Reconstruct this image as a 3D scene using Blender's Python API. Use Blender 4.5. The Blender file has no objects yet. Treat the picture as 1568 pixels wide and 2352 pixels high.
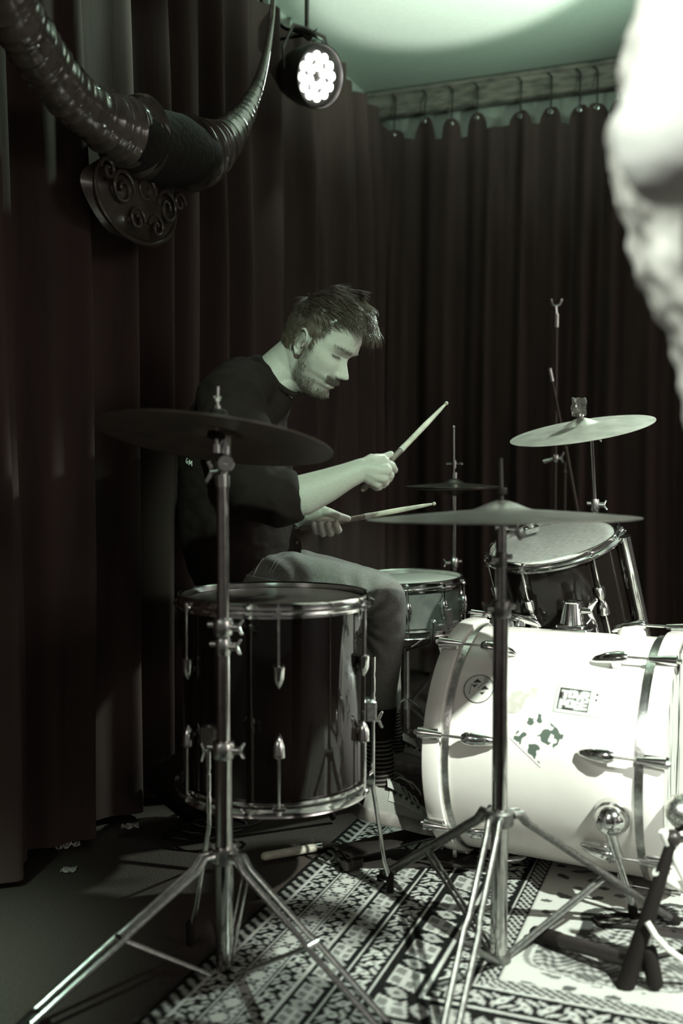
import bpy, math, random
import numpy as np
from mathutils import Vector, Matrix, noise
from mathutils.bvhtree import BVHTree
PI = math.pi
R = math.radians
S = bpy.context.scene
C = S.collection
random.seed(7)

# ------------------------------------------------------------------ camera
F = 2287.0
CAM = Vector((0, 0, .95))
PITCH = math.atan((1176 - 1090) / F)
cd = bpy.data.cameras.new('camera'); cam = bpy.data.objects.new('camera', cd); C.objects.link(cam)
cam.location = CAM; cam.rotation_euler = (PI / 2 - PITCH, 0, 0)
cd.sensor_fit = 'VERTICAL'; cd.sensor_height = 36; cd.sensor_width = 24; cd.lens = F / 2352 * 36
cd.clip_start = .05; cd.clip_end = 60
cd.dof.use_dof = True; cd.dof.focus_distance = 2.58; cd.dof.aperture_fstop = 1.85
S.camera = cam
S.view_settings.view_transform = 'Standard'; S.view_settings.look = 'None'
S.view_settings.gamma = 1; S.view_settings.exposure = 0; S.view_settings.use_curve_mapping = False

# ------------------------------------------------------------------ world and lights
W = bpy.data.worlds.new('dim_hall'); S.world = W; W.use_nodes = True
bg = W.node_tree.nodes['Background']
bg.inputs[1].default_value = 1.0
# a dark hall; the glow patches are added for ambient light and chrome reflections
wn, wl = W.node_tree.nodes, W.node_tree.links; wtc = wn.new('ShaderNodeTexCoord'); acc = None
for wd, wpow, wstr in (((.95, -.60, .30), 60, 5.0), ((-.60, -.80, .45), 160, 3.0), ((.36, -1, .22), 700, 1.6), ((1, .15, .35), 120, 3.0), ((0, 0, 1), 1, .05)):
    n1 = wn.new('ShaderNodeVectorMath'); n1.operation = 'DOT_PRODUCT'; n1.inputs[1].default_value = Vector(wd).normalized(); wl.new(wtc.outputs['Generated'], n1.inputs[0])
    n2 = wn.new('ShaderNodeMath'); n2.operation = 'MAXIMUM'; n2.inputs[1].default_value = 0; wl.new(n1.outputs['Value'], n2.inputs[0])
    n3 = wn.new('ShaderNodeMath'); n3.operation = 'POWER'; n3.inputs[1].default_value = wpow; wl.new(n2.outputs[0], n3.inputs[0])
    n4 = wn.new('ShaderNodeMath'); n4.operation = 'MULTIPLY'; n4.inputs[1].default_value = wstr; wl.new(n3.outputs[0], n4.inputs[0])
    if acc is None: acc = n4
    else:
        n5 = wn.new('ShaderNodeMath'); n5.operation = 'ADD'; wl.new(acc.outputs[0], n5.inputs[0]); wl.new(n4.outputs[0], n5.inputs[1]); acc = n5
n6 = wn.new('ShaderNodeMath'); n6.operation = 'ADD'; n6.inputs[1].default_value = .075; wl.new(acc.outputs[0], n6.inputs[0])
n7 = wn.new('ShaderNodeVectorMath'); n7.operation = 'SCALE'; n7.inputs[0].default_value = (1.0, .94, .86); wl.new(n6.outputs[0], n7.inputs['Scale']); wl.new(n7.outputs[0], bg.inputs[0])
GREEN = (.66, 1.0, .77)
def spot(name, loc, target, watts, deg, blend, radius=.08, col=GREEN):
    d = bpy.data.lights.new(name, 'SPOT'); d.energy = watts; d.spot_size = R(deg); d.spot_blend = blend
    d.shadow_soft_size = radius; d.color = col
    o = bpy.data.objects.new(name, d); C.objects.link(o); o.location = loc
    o.rotation_euler = (Vector(target) - Vector(loc)).to_track_quat('-Z', 'Y').to_euler()
    return o
spot('key_spot', (1.40, .16, 2.42), (.95, 2.15, .10), 900, 45, .62, .035, (.88, 1.0, .88))
spot('drummer_spot', (.22, -.45, 2.25), (-.02, 2.50, .95), 300, 17, .6, .06)
spot('top_spot', (1.7, 3.5, 2.62), (.42, 2.62, 1.18), 320, 31, .5, .05, (.80, 1.0, .86))
spot('ceiling_spot', (1.0, 2.55, 1.2), (.46, 3.55, 2.75), 520, 32, .35, .03, (.90, 1.0, .90))
spot('ceiling_halo', (1.0, 2.55, 1.2), (.52, 3.45, 2.75), 310, 62, 1, .05)
spot('ceiling_wash', (1.55, 3.0, 2.45), (.9, 4.45, 2.78), 26, 62, 1, .1)
spot('performer_spot', (-1.0, -.35, 2.45), (.30, .92, 1.25), 330, 24, .4, .05, (.90, 1.0, .90))
spot('floor_spill', (-1.1, -.3, 2.3), (-.90, 1.66, 0), 620, 20, 1, .1)
spot('horn_spot', (.02, 2.85, 2.70), (-.66, 2.60, 1.97), 46, 36, 1, .03)
spot('side_fill', (-.7, -.6, 1.7), (-.1, 1.95, .5), 4, 40, .9, .12)

def P(px, py, Y):
    d = Vector((0, math.cos(PITCH), -math.sin(PITCH))) + Vector((1, 0, 0)) * ((px - 784) / F) \
        + Vector((0, math.sin(PITCH), math.cos(PITCH))) * (-(py - 1176) / F)
    return CAM + d * (Y / d.y)
def mm(px, Y): return px / F * Y

# ------------------------------------------------------------------ materials
MATS = {}
def nodes_of(m): return m.node_tree.nodes, m.node_tree.links
def mat(name, col, rough=.5, metal=0, bump=0, bscale=40, var=0, coat=0, spec=.5, stretch=None, sheen=0, attr=None, sss=0):
    if name in MATS: return MATS[name]
    m = bpy.data.materials.new(name); m.use_nodes = True; N, L = nodes_of(m)
    b = N['Principled BSDF']
    b.inputs['Base Color'].default_value = (*col, 1); b.inputs['Roughness'].default_value = rough
    b.inputs['Metallic'].default_value = metal; b.inputs['Coat Weight'].default_value = coat
    b.inputs['Specular IOR Level'].default_value = spec; b.inputs['Coat Roughness'].default_value = .05
    if sheen: b.inputs['Sheen Weight'].default_value = sheen
    if sss:
        b.inputs['Subsurface Weight'].default_value = sss; b.inputs['Subsurface Scale'].default_value = .006
    tc = N.new('ShaderNodeTexCoord'); mp = N.new('ShaderNodeMapping'); L.new(tc.outputs['Object'], mp.inputs[0])
    if stretch: mp.inputs['Scale'].default_value = stretch
    nz = N.new('ShaderNodeTexNoise'); nz.inputs['Scale'].default_value = bscale; nz.inputs['Detail'].default_value = 5
    L.new(mp.outputs[0], nz.inputs['Vector'])
    if bump:
        bp = N.new('ShaderNodeBump'); bp.inputs['Strength'].default_value = 1; bp.inputs['Distance'].default_value = bump
        L.new(nz.outputs[0], bp.inputs['Height']); L.new(bp.outputs[0], b.inputs['Normal'])
    if attr or var:
        src = None
        if attr:
            a = N.new('ShaderNodeAttribute'); a.attribute_name = attr; src = a.outputs['Color']
        if var:
            rp = N.new('ShaderNodeMapRange'); rp.inputs[3].default_value = 1 - var; rp.inputs[4].default_value = 1 + var
            rp.inputs[1].default_value = .3; rp.inputs[2].default_value = .7
            L.new(nz.outputs[0], rp.inputs[0])
            mx = N.new('ShaderNodeMix'); mx.data_type = 'RGBA'; mx.blend_type = 'MULTIPLY'; mx.inputs[0].default_value = 1
            if src: L.new(src, mx.inputs[6])
            else: mx.inputs[6].default_value = (*col, 1)
            L.new(rp.outputs[0], mx.inputs[7]); src = mx.outputs[2]
        L.new(src, b.inputs['Base Color'])
    MATS[name] = m
    return m
chrome = mat('chrome', (.80, .80, .78), .13, 1, var=.12, bscale=60)
chrome_tube = mat('smoked_chrome_tube', (.50, .49, .47), .10, 1, var=.15, bscale=60)
chrome_dull = mat('worn_chrome', (.62, .62, .60), .27, 1, bump=.0003, bscale=120, var=.25)
black_metal = mat('black_metal', (.035, .028, .026), .35, .3)
rubber = mat('black_rubber', (.010, .007, .006), .7, spec=.2)
black_lacquer = mat('black_lacquer', (.010, .007, .006), .06, 0, spec=.55)
white_wrap = mat('white_wrap', (.88, .82, .78), .28, 0, coat=.35, var=.04, bscale=9)
grey_wrap = mat('steel_grey_wrap', (.15, .15, .14), .34, .35, var=.2, bscale=30)
head_white = mat('coated_drumhead', (.62, .62, .58), .5, 0, bump=.0002, bscale=300, var=.15)
head_clear = mat('worn_clear_drumhead', (.30, .30, .28), .38, 0, bump=.0006, bscale=60, stretch=(1, 9, 1), var=.55)
head_dark = mat('smoky_drumhead', (.06, .045, .04), .3, 0, var=.25, bscale=12)
bronze = mat('cymbal_bronze', (.62, .60, .54), .34, .55, bump=.0004, bscale=18, var=.22)
bronze_grey = mat('grey_cymbal_bronze', (.23, .22, .20), .33, .75, bump=.0004, bscale=18, var=.25)
black_shell = mat('black_wrap', (.008, .006, .005), .12, 0, spec=.22)
bronze_dark = mat('tarnished_cymbal_bronze', (.16, .12, .105), .46, .7, bump=.0003, bscale=18, var=.25)
wood = mat('pale_wood', (.52, .48, .40), .5, 0, var=.35, bscale=25, stretch=(1, 1, 1))
wood_dark = mat('stained_grip_wood', (.14, .11, .09), .5, 0, var=.3, bscale=60)
skin = mat('skin', (.5, .46, .42), .52, 0, bump=.0005, bscale=260, attr='col', var=.07, spec=.35, sss=.08)
shirt_black = mat('black_cotton', (.0135, .0078, .0068), .85, 0, bump=.0012, bscale=35, var=.2, spec=.2)
denim = mat('faded_denim', (.125, .117, .108), .8, 0, bump=.0006, bscale=240, var=.22, sheen=.1)
denim_seam = mat('denim_seam', (.30, .29, .27), .8)
denim_dark = mat('dark_denim_hem', (.012, .009, .008), .85, spec=.1, bump=.0005, bscale=200)
canvas = mat('grey_canvas', (.22, .21, .19), .85, bump=.0004, bscale=400, var=.15)
canvas_light = mat('pale_canvas', (.32, .31, .29), .85, bump=.0004, bscale=400, var=.1)
sole_rub = mat('dirty_rubber_sole', (.16, .14, .13), .6, var=.4, bscale=40)
toe_rub = mat('suede_toe', (.12, .105, .097), .85, var=.3, bscale=60)
lace_m = mat('lace_cotton', (.24, .22, .20), .8)
hair_m = mat('brown_hair', (.10, .073, .055), .30, 0, spec=.7, var=.35, bscale=60)
beard_m = mat('beard_hair', (.10, .075, .06), .5, var=.3, bscale=80)
velvet = mat('brown_black_velvet', (.047, .026, .0235), .9, 0, bump=.004, bscale=14, stretch=(1, 1, .12), var=.25)
plaster = mat('pale_plaster', (.40, .42, .38), .9, bump=.001, bscale=90, var=.05)
plaster_wall = mat('dusty_wall_paint', (.34, .34, .31), .9, var=.2, bscale=8)
beam_m = mat('dusty_beam_wood', (.17, .14, .125), .75, var=.5, bscale=11, stretch=(1, 1, 4))
stage_floor = mat('scuffed_stage_floor', (.055, .041, .036), .65, 0, bump=.002, bscale=200, var=.4)
horn_m = mat('glossy_horn', (.13, .11, .095), .17, 0, coat=.5, var=.35, bscale=25)
hide_m = mat('dark_hide', (.014, .010, .009), .85, bump=.004, bscale=60, var=.3)
carved_m = mat('dark_carved_wood', (.06, .045, .038), .3, coat=.3, var=.3, bscale=30)
white_cotton = mat('white_cotton', (.82, .80, .76), .85, bump=.004, bscale=22, var=.05)
print_cotton = mat('pale_crumpled_cotton', (.72, .69, .64), .8, bump=.01, bscale=16, var=.25)
paper = mat('crumpled_paper', (.4, .38, .35), .8, bump=.002, bscale=60, var=.2)
cable_white = mat('pale_cable_jacket', (.75, .73, .68), .45)
print_white = mat('white_shirt_print', (.70, .70, .66), .7)
def emit(name, col, st):
    m = bpy.data.materials.new(name); m.use_nodes = True; b = m.node_tree.nodes['Principled BSDF']
    b.inputs['Base Color'].default_value = (*col, 1)
    b.inputs['Emission Color'].default_value = (*col, 1); b.inputs['Emission Strength'].default_value = st
    return m
led_m = emit('lit_led', (.93, 1, .95), 22)
vcol = mat('printed_colours', (1, 1, 1), .4, attr='col', coat=.2)
# striped sock
sock_m = mat('striped_sock_knit', (.08, .06, .055), .9, spec=.1)
N, L = nodes_of(sock_m); tc = N.new('ShaderNodeTexCoord'); wv = N.new('ShaderNodeTexWave'); wv.bands_direction = 'Z'
wv.inputs['Scale'].default_value = 32; wv.inputs['Distortion'].default_value = .6
cr = N.new('ShaderNodeValToRGB'); cr.color_ramp.elements[0].color = (.012, .008, .007, 1); cr.color_ramp.elements[1].color = (.15, .135, .12, 1)
cr.color_ramp.elements[0].position = .55; cr.color_ramp.elements[1].position = .8
L.new(tc.outputs['Object'], wv.inputs[0]); L.new(wv.outputs[0], cr.inputs[0]); L.new(cr.outputs[0], N['Principled BSDF'].inputs['Base Color'])
# torn silver front drumhead
reso_m = mat('peeling_silver_head', (.7, .69, .65), .4)
N, L = nodes_of(reso_m); tc = N.new('ShaderNodeTexCoord'); mp = N.new('ShaderNodeMapping'); mp.inputs['Scale'].default_value = (22, 22, 3)
nz = N.new('ShaderNodeTexNoise'); nz.inputs['Scale'].default_value = 1.4; nz.inputs['Detail'].default_value = 8
cr = N.new('ShaderNodeValToRGB'); cr.color_ramp.interpolation = 'LINEAR'
cr.color_ramp.elements[0].color = (.05, .06, .05, 1); cr.color_ramp.elements[1].color = (.75, .74, .70, 1)
cr.color_ramp.elements[0].position = .38; cr.color_ramp.elements[1].position = .47
L.new(tc.outputs['Object'], mp.inputs[0]); L.new(mp.outputs[0], nz.inputs['Vector']); L.new(nz.outputs[0], cr.inputs[0])
L.new(cr.outputs[0], N['Principled BSDF'].inputs['Base Color'])

# ------------------------------------------------------------------ mesh helpers
def frame(d, ref=None):
    d = Vector(d).normalized()
    ref = Vector(ref) if ref is not None else (Vector((0, 0, 1)) if abs(d.z) < .9 else Vector((1, 0, 0)))
    u = ref - d * ref.dot(d)
    if u.length < 1e-5: u = d.orthogonal()
    u.normalize(); return u, d.cross(u).normalized()
class MB:
    def __init__(s): s.v = []; s.f = []
    def add(s, vs, fs, M=None):
        k = len(s.v)
        s.v += [tuple(M @ Vector(v)) if M is not None else tuple(v) for v in vs]
        s.f += [tuple(i + k for i in f) for f in fs]; return s
    def lathe(s, prof, n=48, M=None, closed=False):
        vs = []; fs = []; m = len(prof)
        for i in range(n):
            a = 2 * PI * i / n; c, q = math.cos(a), math.sin(a)
            vs += [(r * c, r * q, z) for r, z in prof]
        for i in range(n):
            j = (i + 1) % n
            for k in range(m if closed else m - 1):
                l = (k + 1) % m
                fs.append((i * m + k, j * m + k, j * m + l, i * m + l))
        if not closed:
            for k, rev in ((0, True), (m - 1, False)):
                if prof[k][0] > 1e-6:
                    f = [i * m + k for i in range(n)]; fs.append(tuple(reversed(f)) if rev else tuple(f))
        return s.add(vs, fs, M)
    def tube(s, pts, r, n=12, caps=True, flat=None, M=None, ref=None):
        """sweep; r = number or list; flat=(a,b) gives elliptical factors (along ref, across)"""
        pts = [Vector(p) for p in pts]; m = len(pts)
        rs = r if isinstance(r, (list, tuple)) else [r] * m
        vs = []; fs = []; u = None
        for i, p in enumerate(pts):
            d = (pts[min(i + 1, m - 1)] - pts[max(i - 1, 0)])
            if d.length < 1e-9: d = Vector((0, 0, 1))
            d.normalize()
            if u is None or ref is not None: u, w = frame(d, ref)
            else:
                u = (u - d * u.dot(d)).normalized(); w = d.cross(u)
            rr = rs[i]
            if isinstance(rr, (tuple, list)): ra, rb = rr
            else: ra = rb = rr
            if flat: ra *= flat[0]; rb *= flat[1]
            for k in range(n):
                a = 2 * PI * k / n
                vs.append(p + u * (ra * math.cos(a)) + w * (rb * math.sin(a)))
        for i in range(m - 1):
            for k in range(n):
                l = (k + 1) % n
                fs.append((i * n + k, i * n + l, (i + 1) * n + l, (i + 1) * n + k))
        if caps:
            fs.append(tuple(reversed(range(n)))); fs.append(tuple((m - 1) * n + k for k in range(n)))
        return s.add(vs, fs, M)
    def cap(s, pts, r, n=12, M=None, **k):
        """tube with rounded ends"""
        pts = [Vector(p) for p in pts]; rs = list(r) if isinstance(r, (list, tuple)) else [r] * len(pts)
        a = (pts[0] - pts[1]).normalized(); b = (pts[-1] - pts[-2]).normalized(); P0, R0, P1, R1 = [], [], [], []
        for t in (85, 65, 45, 22):
            P0.append(pts[0] + a * mul(rs[0], math.sin(R(t)), 1)); R0.append(mul(rs[0], math.cos(R(t))))
        for t in (22, 45, 65, 85):
            P1.append(pts[-1] + b * mul(rs[-1], math.sin(R(t)), 1)); R1.append(mul(rs[-1], math.cos(R(t))))
        return s.tube(P0 + pts + P1, R0 + rs + R1, n, True, M=M, **k)
    def box(s, c, size, M=None, ch=.12):
        x, y, z = [q / 2 for q in size]; b = min(x, y, z) * ch * 2
        vs = []; fs = []
        for zz, q in ((-z, b), (-z + b, 0), (z - b, 0), (z, b)):
            X, Y = x - q, y - q
            for (sx, sy) in ((1, 1), (-1, 1), (-1, -1), (1, -1)):
                if sx * sy > 0: vs += [(sx * X, sy * (Y - b), zz), (sx * (X - b), sy * Y, zz)]
                else: vs += [(sx * (X - b), sy * Y, zz), (sx * X, sy * (Y - b), zz)]
        for i in range(3):
            for k in range(8):
                l = (k + 1) % 8; fs.append((i * 8 + k, i * 8 + l, i * 8 + 8 + l, i * 8 + 8 + k))
        fs.append(tuple(range(7, -1, -1))); fs.append(tuple(range(24, 32)))
        T = Matrix.Translation(Vector(c)); return s.add(vs, fs, (M @ T) if M is not None else T)
    def ball(s, c, r, n=20, M=None):
        if not isinstance(r, (tuple, list)): r = (r, r, r)
        m = n // 2; prof = [(math.sin(PI * k / m), -math.cos(PI * k / m)) for k in range(1, m)]
        prof = [(1e-7, -1)] + prof + [(1e-7, 1)]
        T = Matrix.Translation(Vector(c)) @ Matrix.Diagonal((*r, 1))
        return s.lathe(prof, n, (M @ T) if M is not None else T)
    def grid(s, nx, ny, fn, closed_x=False):
        k = len(s.v)
        for i in range(nx):
            for j in range(ny): s.v.append(tuple(fn(i, j)))
        for i in range(nx if closed_x else nx - 1):
            for j in range(ny - 1):
                a = i; b = (i + 1) % nx
                s.f.append((k + a * ny + j, k + b * ny + j, k + b * ny + j + 1, k + a * ny + j + 1))
        return s
    def build(s, name, m, parent=None, angle=40, props=None):
        me = bpy.data.meshes.new(name); inv = ROOTM.get(parent.name) if parent else None
        V = [tuple(inv @ Vector(v)) for v in s.v] if inv is not None else s.v
        me.from_pydata(V, [], s.f); me.validate(); me.update()
        return finish(me, name, m, parent, angle, props)
def mul(r, f, mx=0):
    if isinstance(r, (tuple, list)): return max(r) * f if mx else (r[0] * f, r[1] * f)
    return r * f
def finish(me, name, m, parent=None, angle=40, props=None):
    me.materials.clear(); me.materials.append(m)
    me.polygons.foreach_set('use_smooth', [True] * len(me.polygons)); me.set_sharp_from_angle(angle=R(angle))
    o = bpy.data.objects.new(name, me); C.objects.link(o)
    if parent:
        o.parent = parent
        if parent.name in ROOTM: ROOTM[o.name] = ROOTM[parent.name]
    for k, v in (props or {}).items(): o[k] = v
    return o
ROOTM = {}
def thing(name, label, cat, loc=(0, 0, 0), M=None, group=None):
    o = bpy.data.objects.new(name, None); C.objects.link(o); o.empty_display_size = .05
    M = M if M is not None else Matrix.Translation(Vector(loc)); o.matrix_world = M
    ROOTM[o.name] = M.inverted(); o['label'] = label; o['category'] = cat
    if group: o['group'] = group
    return o
def tag(o, label, cat, group=None):
    o['label'] = label; o['category'] = cat
    if group: o['group'] = group
    return o
def struct(o): o['kind'] = 'structure'; return o
def remesh(mb, vox, smooth=2, sfac=.5):
    me = bpy.data.meshes.new('t'); me.from_pydata(mb.v, [], mb.f); me.validate(); me.update()
    o = bpy.data.objects.new('t', me); C.objects.link(o)
    r = o.modifiers.new('r', 'REMESH'); r.mode = 'VOXEL'; r.voxel_size = vox; r.adaptivity = 0
    if smooth:
        q = o.modifiers.new('s', 'SMOOTH'); q.iterations = smooth; q.factor = sfac
    dg = bpy.context.evaluated_depsgraph_get(); out = bpy.data.meshes.new_from_object(o.evaluated_get(dg))
    bpy.data.objects.remove(o); bpy.data.meshes.remove(me); return out
def co_np(me):
    a = np.empty(len(me.vertices) * 3, dtype=np.float64); me.vertices.foreach_get('co', a); return a.reshape(-1, 3)
def nrm_np(me):
    a = np.empty(len(me.vertices) * 3, dtype=np.float32); me.vertices.foreach_get('normal', a); return a.reshape(-1, 3).astype(float)
def set_co(me, a): me.vertices.foreach_set('co', a.astype(np.float32).ravel()); me.update()
def set_col(me, rgb):
    at = me.color_attributes.new('col', 'FLOAT_COLOR', 'POINT'); a = np.ones((len(rgb), 4), dtype=np.float32); a[:, :3] = rgb
    at.data.foreach_set('color', a.ravel())
def tolocal(me, parent):
    a = co_np(me); M = np.array(ROOTM[parent.name]); set_co(me, a @ M[:3, :3].T + M[:3, 3])
def frame_M(origin, x=None, z=None):
    """matrix with local z along z and x near x"""
    z = Vector(z).normalized(); x = Vector(x) if x is not None else z.orthogonal()
    x = (x - z * x.dot(z)).normalized(); y = z.cross(x)
    M = Matrix((x, y, z)).transposed().to_4x4(); M.translation = Vector(origin); return M
def wing(mb, p, d, up, s=.011):
    """wing nut: boss and two wings"""
    p = Vector(p); d = Vector(d).normalized(); up = Vector(up).normalized()
    mb.tube([p, p + d * s * 1.6], s * .55, 12)
    for sg in (1, -1):
        q = p + d * s * 1.3
        mb.cap([q, q + (up * sg) * s * 1.0 + d * s * .3, q + up * sg * s * 2.0 + d * s * .9], [s * .4, s * .5, s * .42], 8, flat=(1, .6), ref=d)

# ================================================================== THE ROOM
CEIL = 2.75
CORNER = Vector((.14, 4.84, 0)); LDIR = Vector((-.3835, -.9236, 0)); LN = Vector((.9236, -.3835, 0))   # left wall: towards camera, inward normal
BDIR = Vector((.9363, -.3511, 0)); BN = Vector((-.3511, -.9363, 0))                                     # back wall: to the right, inward normal
m = MB(); m.box((1.2, 2.1, -.03), (6.4, 6.6, .06), ch=.01); struct(m.build('floor', stage_floor))
m = MB(); m.box((1.9, 2.6, CEIL + .04), (5.0, 5.6, .08), ch=.01); struct(m.build('ceiling', plaster))
def wall(name, a, d, n, length, m_):
    mb = MB(); M = frame_M(a + d * length / 2 - n * .05 + Vector((0, 0, CEIL / 2)), d, (0, 0, 1))
    mb.box((0, 0, 0), (length, .10, CEIL), M, ch=.01); return struct(mb.build(name, m_))
wall('wall_left', CORNER - LDIR * .06, LDIR, LN, 3.9, plaster)
wall('wall_back', CORNER - BDIR * .10, BDIR, BN, 3.6, plaster_wall)
m = MB(); M = frame_M(CORNER + BDIR * 1.62 + BN * .035 + Vector((0, 0, 2.690)), BDIR, (0, 0, 1))
m.box((0, 0, 0), (3.3, .07, .118), M, ch=.08); m.box((0, -.012, .045), (3.3, .075, .02), M, ch=.1)
struct(m.build('trim_1', beam_m))

# back curtain on hooks
HK = []
for px, py in ((905, 300), (975, 268), (1037, 274), (1095, 260), (1195, 256), (1265, 246), (1331, 241), (1371, 236), (1425, 232), (1490, 226), (1556, 220), (1620, 214), (1690, 208)):
    d = P(px, py, 1) - CAM; o = CORNER + BN * .11 - CAM                       # distance along the curtain line
    tt = o.dot(BN) / d.dot(BN); q = CAM + d * tt; HK.append(((q - CORNER).dot(BDIR), q.z))
def fold(s, seed, big=.03):
    return big * (math.sin(s * 38 + 2.2 * math.sin(s * 5.1 + seed)) + .6 * math.sin(s * 71 + seed * 3 + 1.5 * math.sin(s * 9)) * .6)
cur = thing('stage_curtain', 'dark pleated velvet curtain hanging on hooks from the beam along the back wall', 'curtain', CORNER + BDIR * .1)
mb = MB(); ns = 620; nz = 50
def bc(i, j):
    s = .02 + 3.2 * i / (ns - 1); top = 2.52; base = 2.492 + .015 * math.sin(s * 11)
    for hs, hz in HK:
        top = max(top if top > 2.52 else base, base + (hz - base) * math.exp(-((s - hs) / .047) ** 4))
    z = .03 + (top - .03) * (j / (nz - 1))
    k = .35 + .65 * min(1, (2.62 - z) / .8)
    n_ = .11 + fold(s + .012 * math.sin(z * 1.7), 1.3) * k + .012 * noise.noise(Vector((s * 4, z * 1.4, 2)))
    return CORNER + BDIR * s + BN * n_ + Vector((0, 0, z))
mb.grid(ns, nz, bc); mb.build('cloth', velvet, cur, 80)
for hs, hz in HK:
    mb = MB(); q = CORNER + BDIR * hs + BN * .11 + Vector((0, 0, hz - .012)); w = CORNER + BDIR * hs + BN * .085
    mb.tube([q, q + Vector((0, 0, .05)), Vector((w.x, w.y, 2.70)), Vector((w.x, w.y, 2.735)) - BN * .01 - BDIR * .03], .0035, 8)
    mb.build('hook', black_metal, cur)
    mb = MB(); mb.lathe([(.006, -.002), (.011, 0), (.006, .002)], 16, frame_M(q + BN * .012 - Vector((0, 0, .012)), None, BN), closed=True)
    mb.build('eyelet', chrome_dull, cur)
# left curtain, gathered in places
cur = thing('stage_curtain', 'tall dark pleated velvet curtain covering the left wall behind the drummer', 'curtain', CORNER + LDIR * .5)
mb = MB(); ns = 760; nz = 64
def lc(i, j):
    s = -.02 + 3.72 * i / (ns - 1); f = j / (nz - 1)
    top = 2.585 - .10 * math.exp(-(s / .15) ** 2); z = .02 + (top - .02) * f
    k = .45 + .55 * min(1, (2.8 - z) / 1.1)
    a = fold(s * .8 + .02 * math.sin(z * 1.1 + s * 3), 4.7, .042) * k
    a += .05 * math.exp(-((s - .95 - .10 * (z - 2.1)) / .035) ** 2) * (.5 + .5 * math.tanh((z - 1.7) * 3))
    a += .05 * math.exp(-((s - .82 + .04 * (z - 2.1)) / .02) ** 2) + .035 * math.exp(-((s - 1.1) / .015) ** 2)
    a += .015 * noise.noise(Vector((s * 3, z * 1.2, 7)))
    return CORNER + LDIR * s + LN * (.13 + a) + Vector((0, 0, z))
mb.grid(ns, nz, lc); mb.build('cloth', velvet, cur, 80)

# ------------------------------------------------------------------ rug (pattern woven as colours on a fine mesh)
UO = Vector((-.047, 2.47, 0)); UD = Vector((.931, -.364, 0)); VD = Vector((.364, .931, 0))
nu, nv = 470, 380; us = np.linspace(0, 1.88, nu); vs = np.linspace(-1.15, .37, nv)
U, V = np.meshgrid(us, vs, indexing='ij')
def tile(a, p): return (a / p - np.floor(a / p)) - .5
def ell(x, y, cx, cy, a, b, th):
    c, s = math.cos(th), math.sin(th); X = (x - cx) * c + (y - cy) * s; Y = -(x - cx) * s + (y - cy) * c
    return (X / a) ** 2 + (Y / b) ** 2 < 1
def floral(x, y, w, p):
    """light scroll leaves on dark; x in 0..w across, y along with period p"""
    t = tile(y, p) * p; X = x - w / 2; r = np.zeros_like(X, dtype=float) + .009
    for sgn in (1, -1):
        T = t - sgn * p / 4; T = np.where(T < -p / 2, T + p, np.where(T > p / 2, T - p, T)); Xs = X * sgn
        for (cx, cy, a, b, th, c) in ((.004, 0, .0135, .0085, .5, .62), (-.014, .010, .012, .0045, 1.0, .55), (.016, -.012, .011, .004, -.9, .55),
                                      (-.012, -.014, .009, .0045, -.2, .5), (.017, .012, .007, .004, .3, .5)):
            r[ell(Xs, T, cx, cy, a * w / .05, b, th)] = c
        r[ell(Xs, T, .004, 0, .005, .0035, .5)] = .16
    return r
def stars(x, y, w, p):
    t = tile(y, p) * p; X = x - w / 2; rr = np.hypot(X, t); th = np.arctan2(t, X); r = np.full_like(X, .68)
    r[rr < .017 * (.72 + .30 * np.cos(4 * th + PI))] = .06; r[rr < .0062] = .45; r[rr < .003] = .08
    for sx in (-1, 1):
        for sy in (-1, 1):
            r[ell(X, t, sx * .017, sy * (p / 2 - .006), .0075, .003, sx * sy * .8)] = .07
            r[ell(X, t, sx * .020, sy * .008, .004, .0025, 0)] = .09
    return r
def squares(x, y, w, p):
    t = tile(y + x * .35, p) * p; X = x - w / 2; r = np.full_like(X, .010)
    box_ = (np.abs(X) < w * .36) & (np.abs(t) < p * .30); r[box_] = .58
    g = (np.abs(np.abs(X) - w * .17) < w * .11) & (np.abs(np.abs(t) - p * .14) < p * .095); r[g & box_] = .22
    o = (~box_) & (np.abs(tile(y + x * .35 + p / 2, p)) * p < .007 + .010 * np.cos(X * 90)); r[o] = .42
    r[(~box_) & (np.hypot(X, np.abs(t) - p / 2) < .006)] = .12
    return r
def barber(x, y, w, p):
    return np.where(np.abs(tile(y + x * 1.5, p)) < .24, .62, .012)
def medallion(x, y):
    r = np.full_like(x, .70); cx, cy = 1.02, -.20
    rr = np.hypot((x - cx) / .36, (y - cy) / .20) + .05 * np.cos(np.arctan2(y - cy, x - cx) * 12)
    vv = np.sin(x * 190 + 3 * np.sin(y * 60)) * np.sin(y * 230 + 3 * np.sin(x * 80))
    r = np.where(rr < 1.0, np.where(vv > .12, .60, np.where(vv > -.25, .28, .09)), r)
    r = np.where(np.abs(rr - 1.0) < .035, .08, r); r2 = np.hypot((x - .735) / .15, (y + .345) / .075) + .06 * np.cos(np.arctan2(y + .345, x - .735) * 8)
    r = np.where(r2 < 1, np.where(vv > .3, .55, np.where(vv > -.3, .25, .10)), r); r = np.where(np.abs(r2 - 1.08) < .04, .30, r); rr = np.minimum(rr, r2)
    vv2 = np.sin(x * 42 + 2 * np.sin(y * 30)) * np.sin(y * 60 + 2 * np.sin(x * 21 + 1))
    r = np.where((rr > 1.22) & (vv2 > .72), .20, r); r = np.where((rr > 1.22) & (vv2 < -.78), .12, r)
    return r
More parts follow.
